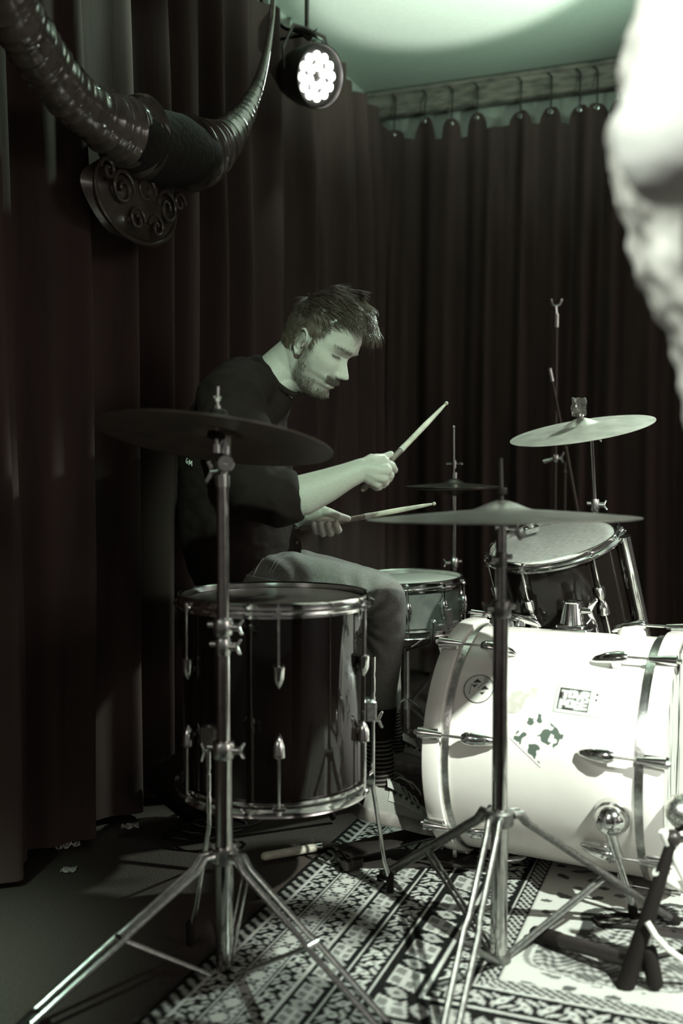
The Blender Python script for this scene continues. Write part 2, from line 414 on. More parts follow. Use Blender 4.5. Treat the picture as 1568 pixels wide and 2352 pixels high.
def bands(a, along):
    r = np.full_like(a, .010)
    def put(lo, hi, fn):
        k = (a >= lo) & (a < hi); r[k] = fn(a[k] - lo, along[k])
    def line(c, wd=.0035, val=.60): r[np.abs(a - c) < wd] = val
    put(0, .040, lambda x, y: np.where((np.abs(tile(y + x * .8, .030)) < .22) & (x > .01), .36, .010))
    put(.045, .092, lambda x, y: floral(x, y, .047, .075)); put(.101, .150, lambda x, y: stars(x, y, .049, .052))
    put(.160, .203, lambda x, y: floral(x, y, .043, .070)); put(.211, .272, lambda x, y: squares(x, y, .061, .085))
    put(.281, .336, lambda x, y: floral(x, y, .055, .080)); put(.346, .430, lambda x, y: squares(x, y, .084, .115))
    put(.440, .508, lambda x, y: floral(x, y, .068, .085)); put(.518, .548, lambda x, y: barber(x, y, .03, .022))
    for c in (.0425, .0965, .1545, .207, .2765, .341, .435, .513, .553): line(c)
    for c in (.0935, .1005, .1515, .1585): line(c, .0012, .07)
    return r
AV = (V - vs[0])                                   # distance from the near end of the rug
base = medallion(U, V)
left = U < .557; A = bands(U, V)
near = (V < -.47); D2 = np.clip(-.47 - V, 0, 9); Bn = bands(np.clip(.553 - D2, 0, .56), U)
col = np.where(left & (U + 0 < .557), A, base)
col = np.where(near & (U > .553 - D2 * 1.0), Bn, col)
col = col * .74; tint = np.stack([col * 1.0, col * .985, col * .93], -1)
hz = .006 + .0012 * np.random.RandomState(3).rand(nu, nv)
VV = np.array(UO)[None, None] + U[..., None] * np.array(UD) + V[..., None] * np.array(VD); VV[..., 2] = hz
me = bpy.data.meshes.new('rug'); idx = np.arange(nu * nv).reshape(nu, nv)
fa = np.stack([idx[:-1, :-1], idx[1:, :-1], idx[1:, 1:], idx[:-1, 1:]], -1).reshape(-1, 4)
me.from_pydata(VV.reshape(-1, 3).tolist(), [], fa.tolist()); me.update(); set_col(me, tint.reshape(-1, 3))
rug_m = mat('woven_wool', (1, 1, 1), .95, attr='col', bump=.001, bscale=500, spec=.1)
rug = finish(me, 'rug', rug_m); tag(rug, 'oriental patterned rug with striped floral borders lying under the drum kit', 'rug')

# ================================================================== DRUMS
def lug(mb, p, out, up, L=.042, w=.013):
    """bullet shaped lug casing on the shell, rod end at top (up)"""
    p = Vector(p); out = Vector(out).normalized(); up = Vector(up).normalized()
    mb.tube([p + up * .002, p, p - up * L * .5, p - up * L * .8, p - up * L], [(w * .85, w * .85), (w, w), (w * .95, w * .9), (w * .6, w * .6), (w * .15, w * .15)], 14, ref=out)
def make_drum(t, M, r, h, shell, hm, nl, a0, hoop_m=chrome, lug_m=chrome, bottom=True, lugd=.085):
    mb = MB(); mb.lathe([(r - .006, .012), (r, .012), (r, h - .012), (r - .006, h - .012)], 96, M, closed=True); mb.build('shell', shell, t)
    def hoop(z0, s):
        q = [(r + .004, 0), (r + .004, .016), (r + .003, .028), (r + .006, .031), (r + .010, .030), (r + .0085, .026), (r + .0095, .017),
             (r + .0185, .013), (r + .019, .009), (r + .008, .005), (r + .008, 0)]
        b = MB(); b.lathe([(x, z0 + s * z) for x, z in q], 96, M, closed=True)
        for k in range(nl):
            a = a0 + 2 * PI * k / nl; T = M @ Matrix.Rotation(a, 4, 'Z')
            b.box((r + .013, 0, z0 + s * .010), (.018, .026, .006), T)
            b.tube([T @ Vector((r + .014, 0, z0 + s * .008)), T @ Vector((r + .014, 0, z0 + s * .022))], .0045, 8)
        return b.build('hoop', hoop_m, t)
    hoop(h - .018, 1)
    if bottom: hoop(.018, -1)
    b = MB(); b.lathe([(0, h), (r - .012, h), (r - .002, h - .002), (r + .004, h - .012), (r + .004, h - .018), (r - .004, h - .018), (r - .004, h - .006), (0, h - .003)], 96, M)
    b.build('batter_head', hm, t, 25)
    b = MB(); b.lathe([(0, .002), (r + .003, .002), (r + .003, .012), (r - .003, .012), (r - .003, .004), (0, .004)], 96, M); b.build('resonant_head', head_clear, t, 25)
    for k in range(nl):
        a = a0 + 2 * PI * k / nl; T = M @ Matrix.Rotation(a, 4, 'Z'); out = T.to_3x3() @ Vector((1, 0, 0)); up = T.to_3x3() @ Vector((0, 0, 1))
        for s in ((1, -1) if bottom else (1,)):
            z = h - lugd if s > 0 else lugd
            b = MB(); lug(b, T @ Vector((r + .011, 0, z)), out, up * s); b.tube([T @ Vector((r - .001, 0, z - s * .02)), T @ Vector((r + .012, 0, z - s * .02))], .008, 10)
            L_ = b.build('lug', lug_m, t)
            b = MB(); b.tube([T @ Vector((r + .014, 0, z - s * .004)), T @ Vector((r + .014, 0, (h - .006) if s > 0 else .006))], .0029, 8); b.build('tension_rod', lug_m, L_)
# floor tom
FT = Vector((-.145, 2.15, .282)); M = Matrix.Translation(FT)
t = thing('floor_tom', 'black lacquered floor tom with chrome hoops standing in front of the drummer', 'drum', M=M)
make_drum(t, M, .198, .402, black_lacquer, head_dark, 6, R(-90 + 66), lugd=.112)
for a, foot in ((R(14), Vector((.110, 2.217, 0))), (R(125), Vector((-.30, 2.43, 0))), (R(237.5), Vector((-.305, 1.975, 0)))):
    o = Vector((math.cos(a), math.sin(a), 0)); p = FT + o * .222
    b = MB(); lt = .545 if a < 1 else .40; b.tube([Vector((p.x, p.y, lt)), Vector((p.x, p.y, .25)), Vector((foot.x, foot.y, 0)) .lerp(Vector((p.x, p.y, .25)), .32), Vector((foot.x, foot.y, .03))], .0048, 12)
    for z in (lt, lt - .045, lt - .09): b.tube([Vector((p.x, p.y, z)), Vector((p.x, p.y, z - .034))], .0062, 10)
    lg = b.build('leg', chrome, t)
    b = MB(); b.cap([Vector((foot.x, foot.y, .008)), Vector((foot.x, foot.y, .045))], .0085, 12); b.build('rubber_foot', rubber, lg)
    b = MB(); Mb = frame_M(FT + o * .212 + Vector((0, 0, .145)), o, (0, 0, 1)); b.box((0, 0, 0), (.030, .042, .050), Mb, ch=.2)
    wing(b, FT + o * .225 + Vector((0, 0, .12)), o, (0, 0, 1), .008); b.build('leg_bracket', chrome_dull, t)
# snare drum + stand
SN = P(932, 1335, 3.07); SN.z -= .135; M = Matrix.Translation(SN) @ Matrix.Rotation(R(-2), 4, 'Y') @ Matrix.Rotation(R(1.5), 4, 'X')
t = thing('snare_drum', 'grey metal snare drum with white head behind the drummer\'s knees', 'drum', M=M)
make_drum(t, M, .172, .14, grey_wrap, head_white, 10, R(-90 + 35), lugd=.062)
b = MB(); Ts = M @ Matrix.Rotation(R(-52), 4, 'Z'); b.box((.182, 0, .02), (.022, .09, .022), Ts, ch=.2); b.box((.19, 0, .045), (.012, .03, .05), Ts, ch=.2); b.build('strainer', chrome_dull, t)
t = thing('snare_stand', 'low metal snare stand with basket arms under the grey snare drum', 'stand', (SN.x, SN.y, 0))
b = MB(); b.tube([(SN.x, SN.y, .12), (SN.x, SN.y, SN.z - .07)], .013, 14); b.build('pole', chrome_dull, t)
for k in range(3):
    a = R(-70 + 120 * k); o = Vector((math.cos(a), math.sin(a), 0)); b = MB(); c = Vector((SN.x, SN.y, SN.z - .08))
    b.tube([c, c + o * .16 + Vector((0, 0, .045)), c + o * .192 + Vector((0, 0, .065)), c + o * .197 + Vector((0, 0, .10))], .0055, 10)
    b.cap([c + o * .190 + Vector((0, 0, .068)), c + o * .20 + Vector((0, 0, .115))], .009, 10); b.build('basket_arm', chrome_dull, t)
    a += R(40); o = Vector((math.cos(a), math.sin(a), 0)); b = MB(); b.tube([Vector((SN.x, SN.y, .26)), Vector((SN.x, SN.y, .24)) + o * .04, Vector((SN.x, SN.y, .02)) + o * .27], (.009), 10, flat=(.5, 1))
    l_ = b.build('leg', chrome_dull, t); b = MB(); b.cap([Vector((SN.x, SN.y, .035)) + o * .25, Vector((SN.x, SN.y, .014)) + o * .28], .011, 10); b.build('rubber_foot', rubber, l_)
# bass drum: local z runs along the shell towards the front head
AX = Vector((.8905, -.455, 0)); BO = Vector((.3126, 2.5, .300)); BM = frame_M(BO, Vector((-.455, -.8905, 0)), AX)   # local x = towards camera side, y = up/down
YS = 1 if (BM.to_3x3() @ Vector((0, 1, 0))).z > 0 else -1
def bp(u, phi, r):                                   # point on the drum: phi measured from the near horizontal upward
    return BM @ Vector((r * math.cos(phi), YS * r * math.sin(phi), u))
def bdir(phi): return BM.to_3x3() @ Vector((math.cos(phi), YS * math.sin(phi), 0))
t = thing('bass_drum', 'large white bass drum with wide white hoops and stickers on its shell', 'drum', M=Matrix.Translation((BO.x + .23, BO.y - .12, 0)))
BR = .272; BL = .53
b = MB(); b.lathe([(BR - .008, .052), (BR, .052), (BR, BL - .052), (BR - .008, BL - .052)], 128, BM, closed=True); b.build('shell', white_wrap, t)
for z0, z1, hd in ((0, .040, 'batter'), (BL - .040, BL, 'front')):
    b = MB(); b.lathe([(BR + .002, z0), (BR + .014, z0), (BR + .015, z0 + .003), (BR + .015, z1 - .003), (BR + .014, z1), (BR + .002, z1)], 128, BM, closed=True)
    b.build('hoop', white_wrap, t)
    a, c = (.034, .060) if z0 == 0 else (BL - .060, BL - .034)
    b = MB(); b.lathe([(BR + .001, a), (BR + .0045, a), (BR + .0055, (a + c) / 2), (BR + .0045, c), (BR + .001, c)], 128, BM, closed=True); b.build('head_collar', chrome_dull, t)
    zz = .022 if z0 == 0 else BL - .022; s = -1 if z0 == 0 else 1
    b = MB(); b.lathe([(0, zz), (BR - .02, zz), (BR + .001, zz - s * .004), (BR + .001, zz - s * .03), (BR - .003, zz - s * .03), (BR - .005, zz - s * .008), (0, zz - s * .004)], 128, BM)
    b.build('batter_head' if z0 == 0 else 'front_head', head_clear if z0 == 0 else reso_m, t, 25)
for k in range(8):
    phi = R(12.5 + 45 * k); o = bdir(phi); tn = bdir(phi + PI / 2)
    for s, z0 in ((1, 0), (-1, BL)):
        b = MB(); T = frame_M(bp(z0, phi, BR + .018), o, AX * s)
        b.box((0, 0, .018), (.008, .026, .046), T, ch=.25); b.box((-.010, 0, -.004), (.026, .024, .007), T, ch=.25)
        b.tube([T @ Vector((.008, 0, -.006)), T @ Vector((.008, 0, .012)), T @ Vector((.008, 0, .052))], [.0125, .011, .0065], 14)
        b.tube([T @ Vector((.008, 0, -.015)), T @ Vector((.008, 0, -.006))], .0062, 8)
        cl = b.build('claw_hook', chrome, t)
        b = MB(); b.tube([T @ Vector((.008, 0, .04)), T @ Vector((.008, 0, .118))], .0036, 10); b.build('tension_rod', chrome, cl)
        b = MB(); q = lambda x, z: T @ Vector((x, 0, z))
        b.tube([q(.008, .098), q(.008, .106), q(.006, .122), q(.001, .146), q(-.006, .168), q(-.012, .178)],
               [(.007, .009), (.011, .014), (.012, .0155), (.011, .013), (.008, .009), (.003, .003)], 16, ref=o)
        b.tube([q(-.016, .125), q(.004, .125)], .013, 14)
        b.build('lug', chrome, t)
# spur
for sg, ph in ((1, -14), (-1, 194)):
    phi = R(ph); u = .425 if sg > 0 else .425; c = bp(u, phi, BR + .010); o = bdir(phi)
    b = MB(); b.ball(c + o * .008, .034, 24); b.tube([c - o * .01, c + o * .004], [.040, .038], 24); b.build('spur_bracket', chrome, t)
    e = Vector((.622, 2.085, .02)) if sg > 0 else c + o * .12 + AX * .06 - Vector((0, 0, c.z - .02))
    s0 = c + o * .020 + Vector((0, 0, -.015)); d = (e - s0)
    b = MB(); b.tube([s0, s0 + d * .32], .0115, 14); wing(b, s0 + d * .28, -AX * .6 + o * .4, d, .009); b.tube([s0 + d * .2, e], .0062, 12)
    sp = b.build('spur', chrome_dull, t); b = MB(); b.cap([s0 + d * .93, e - Vector((0, 0, .012))], .010, 12); b.build('rubber_foot', rubber, sp)
# tom holder base on top
top = bp(.262, R(97), BR); b = MB(); T = frame_M(top + Vector((0, 0, 0)), AX, (0, 0, 1))
b.box((0, 0, .004), (.088, .075, .010), T, ch=.3); b.box((0, 0, .013), (.066, .06, .012), T, ch=.3)
b.lathe([(0, .016), (.031, .016), (.0275, .03), (.021, .068), (.024, .071), (.024, .074), (.012, .074), (.012, .06), (0, .06)], 36, T)
wing(b, T @ Vector((.024, -.004, .052)), AX, (0, -.3, 1), .014)
b.tube([T @ Vector((.035, 0, .02)), T @ Vector((.047, 0, .035)), T @ Vector((.058, 0, .02)), T @ Vector((.062, 0, 0))], .003, 8)
b.build('tom_holder_base', chrome, t)
for u, s in ((.085, .034), (.405, .034)):
    b = MB(); T = frame_M(bp(u, R(96), BR - .004), AX, bdir(R(96))); b.lathe([(0, .024), (s * .6, .023), (s * .9, .014), (s, 0), (0, -.001)], 36, T); b.build('vent_cap', chrome_dull if u < .2 else white_wrap, t)
# stickers: curved grids on the shell, coloured cell by cell
def sticker(name, u0, p0, w, h, rot, fn, label, n=90, lift=.0011):
    """u0 along the shell, p0 arc centre angle, w x h in metres, rot degrees; fn(x, y) -> rgb with x,y in -1..1, or None where no sticker"""
    mb = MB(); cols = []; c, s = math.cos(R(rot)), math.sin(R(rot)); ids = {}; ny = int(n * h / w)
    for i in range(n + 1):
        for j in range(ny + 1):
            x, y = 2 * i / n - 1, 2 * j / ny - 1; k = fn(x, y)
            if k is None: continue
            X, Y = x * w / 2, y * h / 2; du = X * c - Y * s; dv = X * s + Y * c
            ids[(i, j)] = len(mb.v); mb.v.append(tuple(bp(u0 + du, p0 + dv / BR, BR + lift))); cols.append(k)
    for i in range(n):
        for j in range(ny):
            q = [(i, j), (i + 1, j), (i + 1, j + 1), (i, j + 1)]
            if all(a in ids for a in q): mb.f.append(tuple(ids[a] for a in q))
    o = mb.build(name, vcol, t, 80); set_col(o.data, cols)
    if label: o['label'] = label
    return o
INK, PALE, GRN = (.03, .022, .02), (.66, .65, .60), (.13, .15, .13)
def tri(x, y, cx, cy, s, up=1):
    yy = (y - cy) * up; return -s * .42 < yy < s * .42 and abs(x - cx) < (s * .42 - yy) * 1.05
def seg(x, y, a, b, w):
    ax, ay = a; bx, by = b; dx, dy = bx - ax, by - ay; t_ = max(0, min(1, ((x - ax) * dx + (y - ay) * dy) / (dx * dx + dy * dy)))
    return math.hypot(x - ax - t_ * dx, y - ay - t_ * dy) < w
def round_logo(x, y):
    r = math.hypot(x, y)
    if r > 1: return None
    if r > .93: return INK if (math.atan2(y, x) * 9) % 1 < .8 else GRN
    if tri(x, y, -.12, .55, .34) or tri(x, y, .40, .04, .34): return INK
    if tri(x, y, -.28, .16, .22, -1) or tri(x, y, .24, -.36, .22, -1): return INK
    if seg(x, y, (-.05, .02), (.30, .34), .035) or seg(x, y, (-.55, .30), (-.1, .28), .03) or seg(x, y, (-.52, .22), (-.6, -.35), .03): return (.2, .22, .2)
    if x > .3 and y > .32 and ((math.atan2(y - .3, x - .25) * 9) % 1 < .5): return (.12, .13, .12)
    if seg(x, y, (.0, -.12), (.45, -.16), .025): return (.34, .36, .33)
    return PALE
def camo(x, y):
    if abs(x) + abs(y) > 1: return None
    v = noise.noise(Vector((x * 2.3 + 4, y * 2.3 + 1, 3))) + .35 * noise.noise(Vector((x * 6, y * 6, 9)))
    edge = 1 - abs(x) - abs(y)
    return (.10, .13, .105) if v > .02 and edge > .13 + .1 * noise.noise(Vector((x * 9, y * 9, 1))) else (.86, .81, .77)
GLY = {'T': [((0, 1), (1, 1)), ((.5, 1), (.5, 0))], 'O': [((.1, .1), (.1, .9)), ((.1, .9), (.9, .9)), ((.9, .9), (.9, .1)), ((.9, .1), (.1, .1))],
       'V': [((0, 1), (.5, 0)), ((.5, 0), (1, 1))], 'E': [((.1, 0), (.1, 1)), ((.1, 1), (.9, 1)), ((.1, .5), (.8, .5)), ((.1, 0), (.9, 0))],
       'R': [((.1, 0), (.1, 1)), ((.1, 1), (.9, .9)), ((.9, .9), (.9, .55)), ((.9, .55), (.1, .5)), ((.4, .5), (1, 0))],
       'D': [((.1, 0), (.1, 1)), ((.1, 1), (.7, .9)), ((.7, .9), (.9, .5)), ((.9, .5), (.7, .1)), ((.7, .1), (.1, 0))],
       'S': [((.9, .9), (.2, .95)), ((.2, .95), (.1, .6)), ((.1, .6), (.9, .4)), ((.9, .4), (.8, .05)), ((.8, .05), (.1, .1))],
       'G': [((.9, .85), (.3, .95)), ((.3, .95), (.1, .5)), ((.1, .5), (.3, .05)), ((.3, .05), (.9, .1)), ((.9, .1), (.9, .45)), ((.9, .45), (.55, .45))],
       'P': [((.1, 0), (.1, 1)), ((.1, 1), (.9, .9)), ((.9, .9), (.9, .55)), ((.9, .55), (.1, .5))]}
def tv(x, y):
    if max(abs(x), abs(y)) > .97 or (abs(abs(x) - .93) < .012 or abs(abs(y) - .90) < .016): return (.42, .44, .40)
    if x > .62:
        if math.hypot((x - .78) * 1.5, y - .55) < .085 or math.hypot((x - .78) * 1.5, y - .16) < .085: return (.05, .06, .05)
        if .68 < x < .88 and (-.78 < y < -.24 or -.12 < y < -.06): return (.58, .57, .54)
        return (.80, .78, .74)
    if x > .58: return (.45, .46, .42)
    if x < -.86 or y > .76 or y < -.76 or x > .50: return (.64, .64, .60)
    lit = 9
    for word, yb, hh, x0, ww in (('TOVR', .06, .52, -.70, .29), ('POGE', -.60, .50, -.74, .30)):
        for i, ch in enumerate(word):
            X = (x - x0 - i * ww) / (ww * .86); Y = (y - yb - .05 * math.sin(i * 2 + x * 3)) / hh
            for a, b_ in GLY[ch]:
                dx, dy = b_[0] - a[0], b_[1] - a[1]; t_ = max(0, min(1, ((X - a[0]) * dx + (Y - a[1]) * dy) / (dx * dx + dy * dy + 1e-9)))
                lit = min(lit, math.hypot((X - a[0] - t_ * dx) * ww, (Y - a[1] - t_ * dy) * hh))
    if lit < .040: return (.85, .84, .80)
    if lit < .055: return (.45, .47, .43)
    if lit < .08: return (.78, .77, .73)
    return INK if lit > .16 else (.15, .16, .14)
def faded(x, y):
    a = math.hypot((x + .25) / .62, (y + .25) / .68) < 1 or math.hypot((x - .5) / .3, (y - .62) / .3) < 1 or (abs(x - y * .8) < .2 and abs(x) < .5)
    if not a: return None
    return (.52, .49, .44) if noise.noise(Vector((x * 3, y * 3, 0))) > -.1 else (.60, .57, .52)
sticker('sticker', .112, R(36.6), .072, .072, 8, round_logo, 'round black and white logo sticker with triangle letters', 110)
sticker('sticker', .263, R(17), .132, .132, 8, camo, 'diamond sticker in green camouflage blotches')
sticker('sticker', .339, R(35.8), .100, .066, -2, tv, 'television shaped sticker with scrawled white lettering', 150)
sticker('sticker', .214, R(33.5), .070, .085, -18, faded, 'faded almost worn off sticker', 60, .0008)

# rack tom
top = P(1270, 1245, 2.60); R1 = Matrix.Rotation(R(-15.5), 3, 'Y') @ Matrix.Rotation(R(11.5), 3, 'X')
up = R1 @ Vector((0, 0, 1)); M = R1.to_4x4(); M.translation = top - up * .25
t = thing('rack_tom', 'black rack tom tilted towards the drummer above the white bass drum', 'drum', M=M)
make_drum(t, M, .163, .25, black_shell, head_clear, 6, R(-72), lugd=.088)
b = MB(); q = M @ Matrix.Rotation(R(-34), 4, 'Z')
b.tube([q @ Vector((.190, 0, .25)), q @ Vector((.190, 0, .0)), q @ Vector((.190, 0, -.055))], .0145, 20); b.build('shell_tube', chrome, t)  # chrome tube running along the outside of the shell
b = MB(); b.tube([M @ Vector((-.03, .10, .262)), M @ Vector((-.03, .10, .288))], .011, 12); b.box((-.03, .10, .268), (.04, .03, .016), M); b.build('damper_clip', chrome_dull, t)

# ------------------------------------------------------------------ cymbals
def cymbal(name, label, c, nrm, dia, bell, m_, group=None, bow=.030):
    M = frame_M(c, Vector((1, 0, 0)), nrm); t = thing(name, label, 'cymbal', M=M, group=group); r = dia / 2; pr = []
    def zz(x):                                         # x = radius
        z = bow * (1 - (x / r) ** 1.35) * .62
        if x < bell: z += .016 * (math.cos(x / bell * PI) * .5 + .5) ** .8 + 0
        return z
    n = 40
    for i in range(n + 1): x = .006 + (r - .006) * i / n; pr.append((x, zz(x) + .00025 * math.sin(i * 2.6) * (x > bell)))
    for i in range(n, -1, -1): x = .006 + (r - .006) * i / n; pr.append((x, zz(x) - .0014))
    b = MB(); b.lathe(pr, 120, M, closed=True); b.build('plate', m_, t, 30); return t, M, zz(.01)
def cyl_nut(t, p, d, s=1):
    b = MB(); p = Vector(p); d = Vector(d).normalized(); b.tube([p, p + d * .012 * s], .014 * s, 20); bb = b.build('felt_washer', rubber, t)
    return bb
def ring(mb, c, d, r, h): mb.lathe([(r * .86, -h / 2), (r, -h * .38), (r, h * .38), (r * .86, h / 2)], 24, frame_M(c, None, d))
def stand(name, label, base, tubes, legs, hubz, lowz, wings=(), cat='stand', leg_r=.0062, lm=chrome_dull, pm=chrome_tube, double=True, brace_f=.45, wdir=(1, -.2, 0)):
    """vertical stand: tubes [(z0,z1,r)], legs = list of foot points; legs are twin bars from the hub"""
    bx, by = base; t = thing(name, label, cat, (bx, by, 0))
    for k, (z0, z1, r) in enumerate(tubes):
        b = MB(); b.tube([(bx, by, z0), (bx, by, z1)], r, 24); b.build('tube', pm, t)
    for z, r in wings:
        b = MB(); ring(b, (bx, by, z), (0, 0, 1), r, .034); d = Vector(wdir).normalized()
        b.tube([Vector((bx, by, z)), Vector((bx, by, z)) + d * (r + .012)], .008, 12); wing(b, Vector((bx, by, z)) + d * (r + .004), d, (0, .5, 1), .0065)
        b.tube([Vector((bx, by, z + .004)) - d * (r + .010), Vector((bx, by, z + .004))], .006, 10)
        b.build('height_clamp', lm, t)
    b = MB(); ring(b, (bx, by, hubz), (0, 0, 1), .027, .030); b.build('hub', lm, t)
    b = MB(); ring(b, (bx, by, lowz), (0, 0, 1), .024, .016); b.build('lower_hub', lm, t)
    for (fx, fy) in legs:
        f = Vector((fx, fy, .012)); o = Vector((fx - bx, fy - by, 0)); o.normalize(); sd = Vector((-o.y, o.x, 0))
        a = Vector((bx, by, hubz)) + o * .026; s = Vector((bx, by, hubz - .018)) + o * .062; b = MB(); L_ = f - s
        for sg in ((1, -1) if double else (0,)):
            w = sd * sg * .010
            b.tube([a + w + Vector((0, 0, .004)), a + w + o * .018 + Vector((0, 0, .004)), s + w, s + w + L_ * .4, s + w * 1.35 + L_ * .46, f - L_ * .06 + w * 1.2], leg_r if double else (leg_r * 1.5), 10, flat=(1, .8) if double else (.45, 1.1))
        b.tube([f - L_ * .075 - sd * .010, f - L_ * .075 + sd * .010], .010, 10)
        j = s + L_ * brace_f; b.tube([j - sd * .015, j + sd * .015], .006, 10); lg = b.build('leg', lm, t)
        b = MB(); b.cap([f - L_ * .085, f], .0125, 14); b.build('rubber_foot', rubber, lg)
        b = MB(); q = Vector((bx, by, lowz)) + o * .022
        for sg in (1, -1): b.tube([q + sd * .006 * sg, j + sd * .006 * sg], .0038, 8)
        b.build('brace', lm, t)
    return t
# left front cymbal stand
LX, LY = -.2235, 1.87
z_at = lambda y, Y: P(784, y, Y).z
ls = stand('cymbal_stand', 'tall chrome cymbal stand with twin-bar tripod legs in front of the floor tom', (LX, LY),
           [(z_at(2245, LY), z_at(1722, LY), .0170), (z_at(1730, LY), z_at(1440, LY), .0135), (z_at(1440, LY), z_at(1115, LY), .0115)],
           [(-.545, 1.645), (.100, 1.60), (-.18, 2.20)], z_at(1962, LY), z_at(2235, LY), [(z_at(1722, LY), .021), (z_at(1440, LY), .019), (z_at(1485, LY), .015)])
b = MB(); tp = Vector((LX, LY, z_at(1118, LY)))
b.tube([tp, tp + Vector((0, 0, .022))], .0135, 16); b.build('tube_collar', chrome, ls)
tl = tp + Vector((.006, 0, .04)); b = MB(); Mx = frame_M(tl + Vector((0, -.004, .004)), None, (0.25, -1, 0))
b.lathe([(.004, -.008), (.0145, -.008), (.017, -.004), (.017, .004), (.0145, .008), (.004, .008)], 32, Mx, closed=True)
b.tube([tp + Vector((0, 0, .018)), tl, tl + Vector((.002, 0, .03)), tl + Vector((.003, 0, .055))], [.0075, .008, .008, .0065], 14)
wing(b, tl + Vector((-.014, 0, -.01)), (-1, 0, -.1), (.1, 0, 1), .009); b.build('tilter', chrome, ls)
rodtop = P(500, 888, LY); seat = P(497, 1040, LY)
b = MB(); b.tube([tl + Vector((.003, 0, .05)), seat, rodtop], [.0065, .0042, .0035], 12); b.tube([seat, seat + (rodtop - seat) * .13], .0095, 14); b.build('rod', chrome, ls)
b = MB(); d = (rodtop - seat).normalized(); wing(b, rodtop - d * .035, d, (.35, 1, 0), .0065); b.tube([rodtop - d * .045, rodtop - d * .036], .0085, 12); b.build('wing_nut', chrome, ls)
cc = P(497, 985, LY); nn = Vector((.112, .175, 1)).normalized()
lc_, M, _ = cymbal('crash_cymbal', 'dark tarnished cymbal seen from below on the left front stand', cc - nn * .022, nn, .445, .055, bronze_dark)
b = MB(); ring(b, cc - nn * .012, nn, .016, .014); b.build('felt_washer', rubber, ls)
b = MB(); ring(b, cc + nn * .028, nn, .017, .016); b.build('felt_washer', rubber, ls)

# right front cymbal stand
aged = mat('aged_steel', (.20, .195, .185), .45, 1, bump=.0003, bscale=120, var=.3)
RX, RY = P(1148, 1700, 1.90).x, 1.90
rs = stand('cymbal_stand', 'dark metal cymbal stand in front of the white bass drum', (RX, RY),
           [(z_at(2205, RY), z_at(1868, RY), .0165), (z_at(1868, RY), z_at(1395, RY), .0150), (z_at(1395, RY), z_at(1205, RY), .0105)],
           [(.10, 2.30), (.70, 2.06), (.163, 1.56)], z_at(1878, RY), z_at(2198, RY), [(z_at(1398, RY), .019), (z_at(1285, RY), .0115)], wdir=(-1, -.3, 0), brace_f=.52, leg_r=.0074, lm=aged)
rseat = Vector((RX, RY, z_at(1205, RY))); b = MB()
b.tube([rseat, rseat + Vector((0, 0, .01)), P(1152, 1150, RY), P(1150, 1052, RY)], [.010, .006, .0042, .0035], 12); b.build('rod', black_metal, rs)
b = MB(); wing(b, rseat + Vector((.012, -.004, -.004)), (1, -.3, 0), (0, 0, 1), .011); b.tube([rseat + Vector((-.012, 0, 0)), rseat + Vector((.014, 0, 0))], .010, 14); b.build('tilter', chrome_dull, rs)
cc = P(1152, 1176, RY); nn = Vector((-.012, .012, 1)).normalized()
cymbal('ride_cymbal', 'wide grey cymbal with raised bell in front of the rack tom', cc - nn * .012, nn, .517, .062, bronze_grey)
b = MB(); ring(b, P(1152, 1128, RY), (0, 0, 1), .010, .012); b.build('felt_washer', rubber, rs)

# crash on the far right
c1 = P(1334, 978, 2.75); nn = (R1 := Matrix.Rotation(R(-11), 3, 'Y') @ Matrix.Rotation(R(9), 3, 'X')) @ Vector((0, 0, 1))
cymbal('crash_cymbal', 'bright bronze cymbal tilted up to the right above the rack tom', c1 - nn * .012, nn, .395, .052, bronze)
pb = P(1358, 1000, 2.80); pb2 = Vector((P(1366, 1165, 2.80).x, 2.80, 0))
t = stand('cymbal_stand', 'thin chrome straight cymbal stand behind the rack tom', (pb2.x, 2.80), [(.05, .45, .014), (.45, z_at(1165, 2.8), .0115)],
          [(pb2.x - .18, 3.10), (pb2.x + .33, 2.72), (pb2.x + .10, 2.50)], .42, .10, [(z_at(1160, 2.8), .0125)])
b = MB(); b.tube([(pb2.x, 2.80, z_at(1165, 2.8)), pb, pb + Vector((-.003, -.01, .016)), c1 - nn * .022, c1 + nn * .055], [.0062, .0058, .005, .004, .0035], 14); b.build('rod', chrome, t)
b = MB(); ring(b, pb + Vector((0, 0, .004)), (1, 0, 0), .011, .022); ring(b, c1 - nn * .018, nn, .015, .008); wing(b, pb + Vector((.008, 0, 0)), (1, 0, 0), (0, .2, 1), .008); b.build('tilter', chrome, t)
b = MB(); e = c1 + nn * .052; b.grid(9, 9, lambda i, j: e + Vector(((i - 4) * .0050 + .0016 * math.sin(j * 1.3), -.006 + .005 * math.sin(i * 1.1 + j * .5), (j - 4) * .0064 + .0016 * math.sin(i * 1.9))))
b.grid(9, 9, lambda i, j: e + Vector(((i - 4) * .0048 + .003, .007 + .004 * math.sin(i * 1.7 + j), (j - 4) * .0060)))
b.tube([e - nn * .03, e + nn * .01], .008, 10); b.build('wrapped_tape', mat('crinkled_clear_tape', (.55, .55, .52), .15, .6), t, 20)

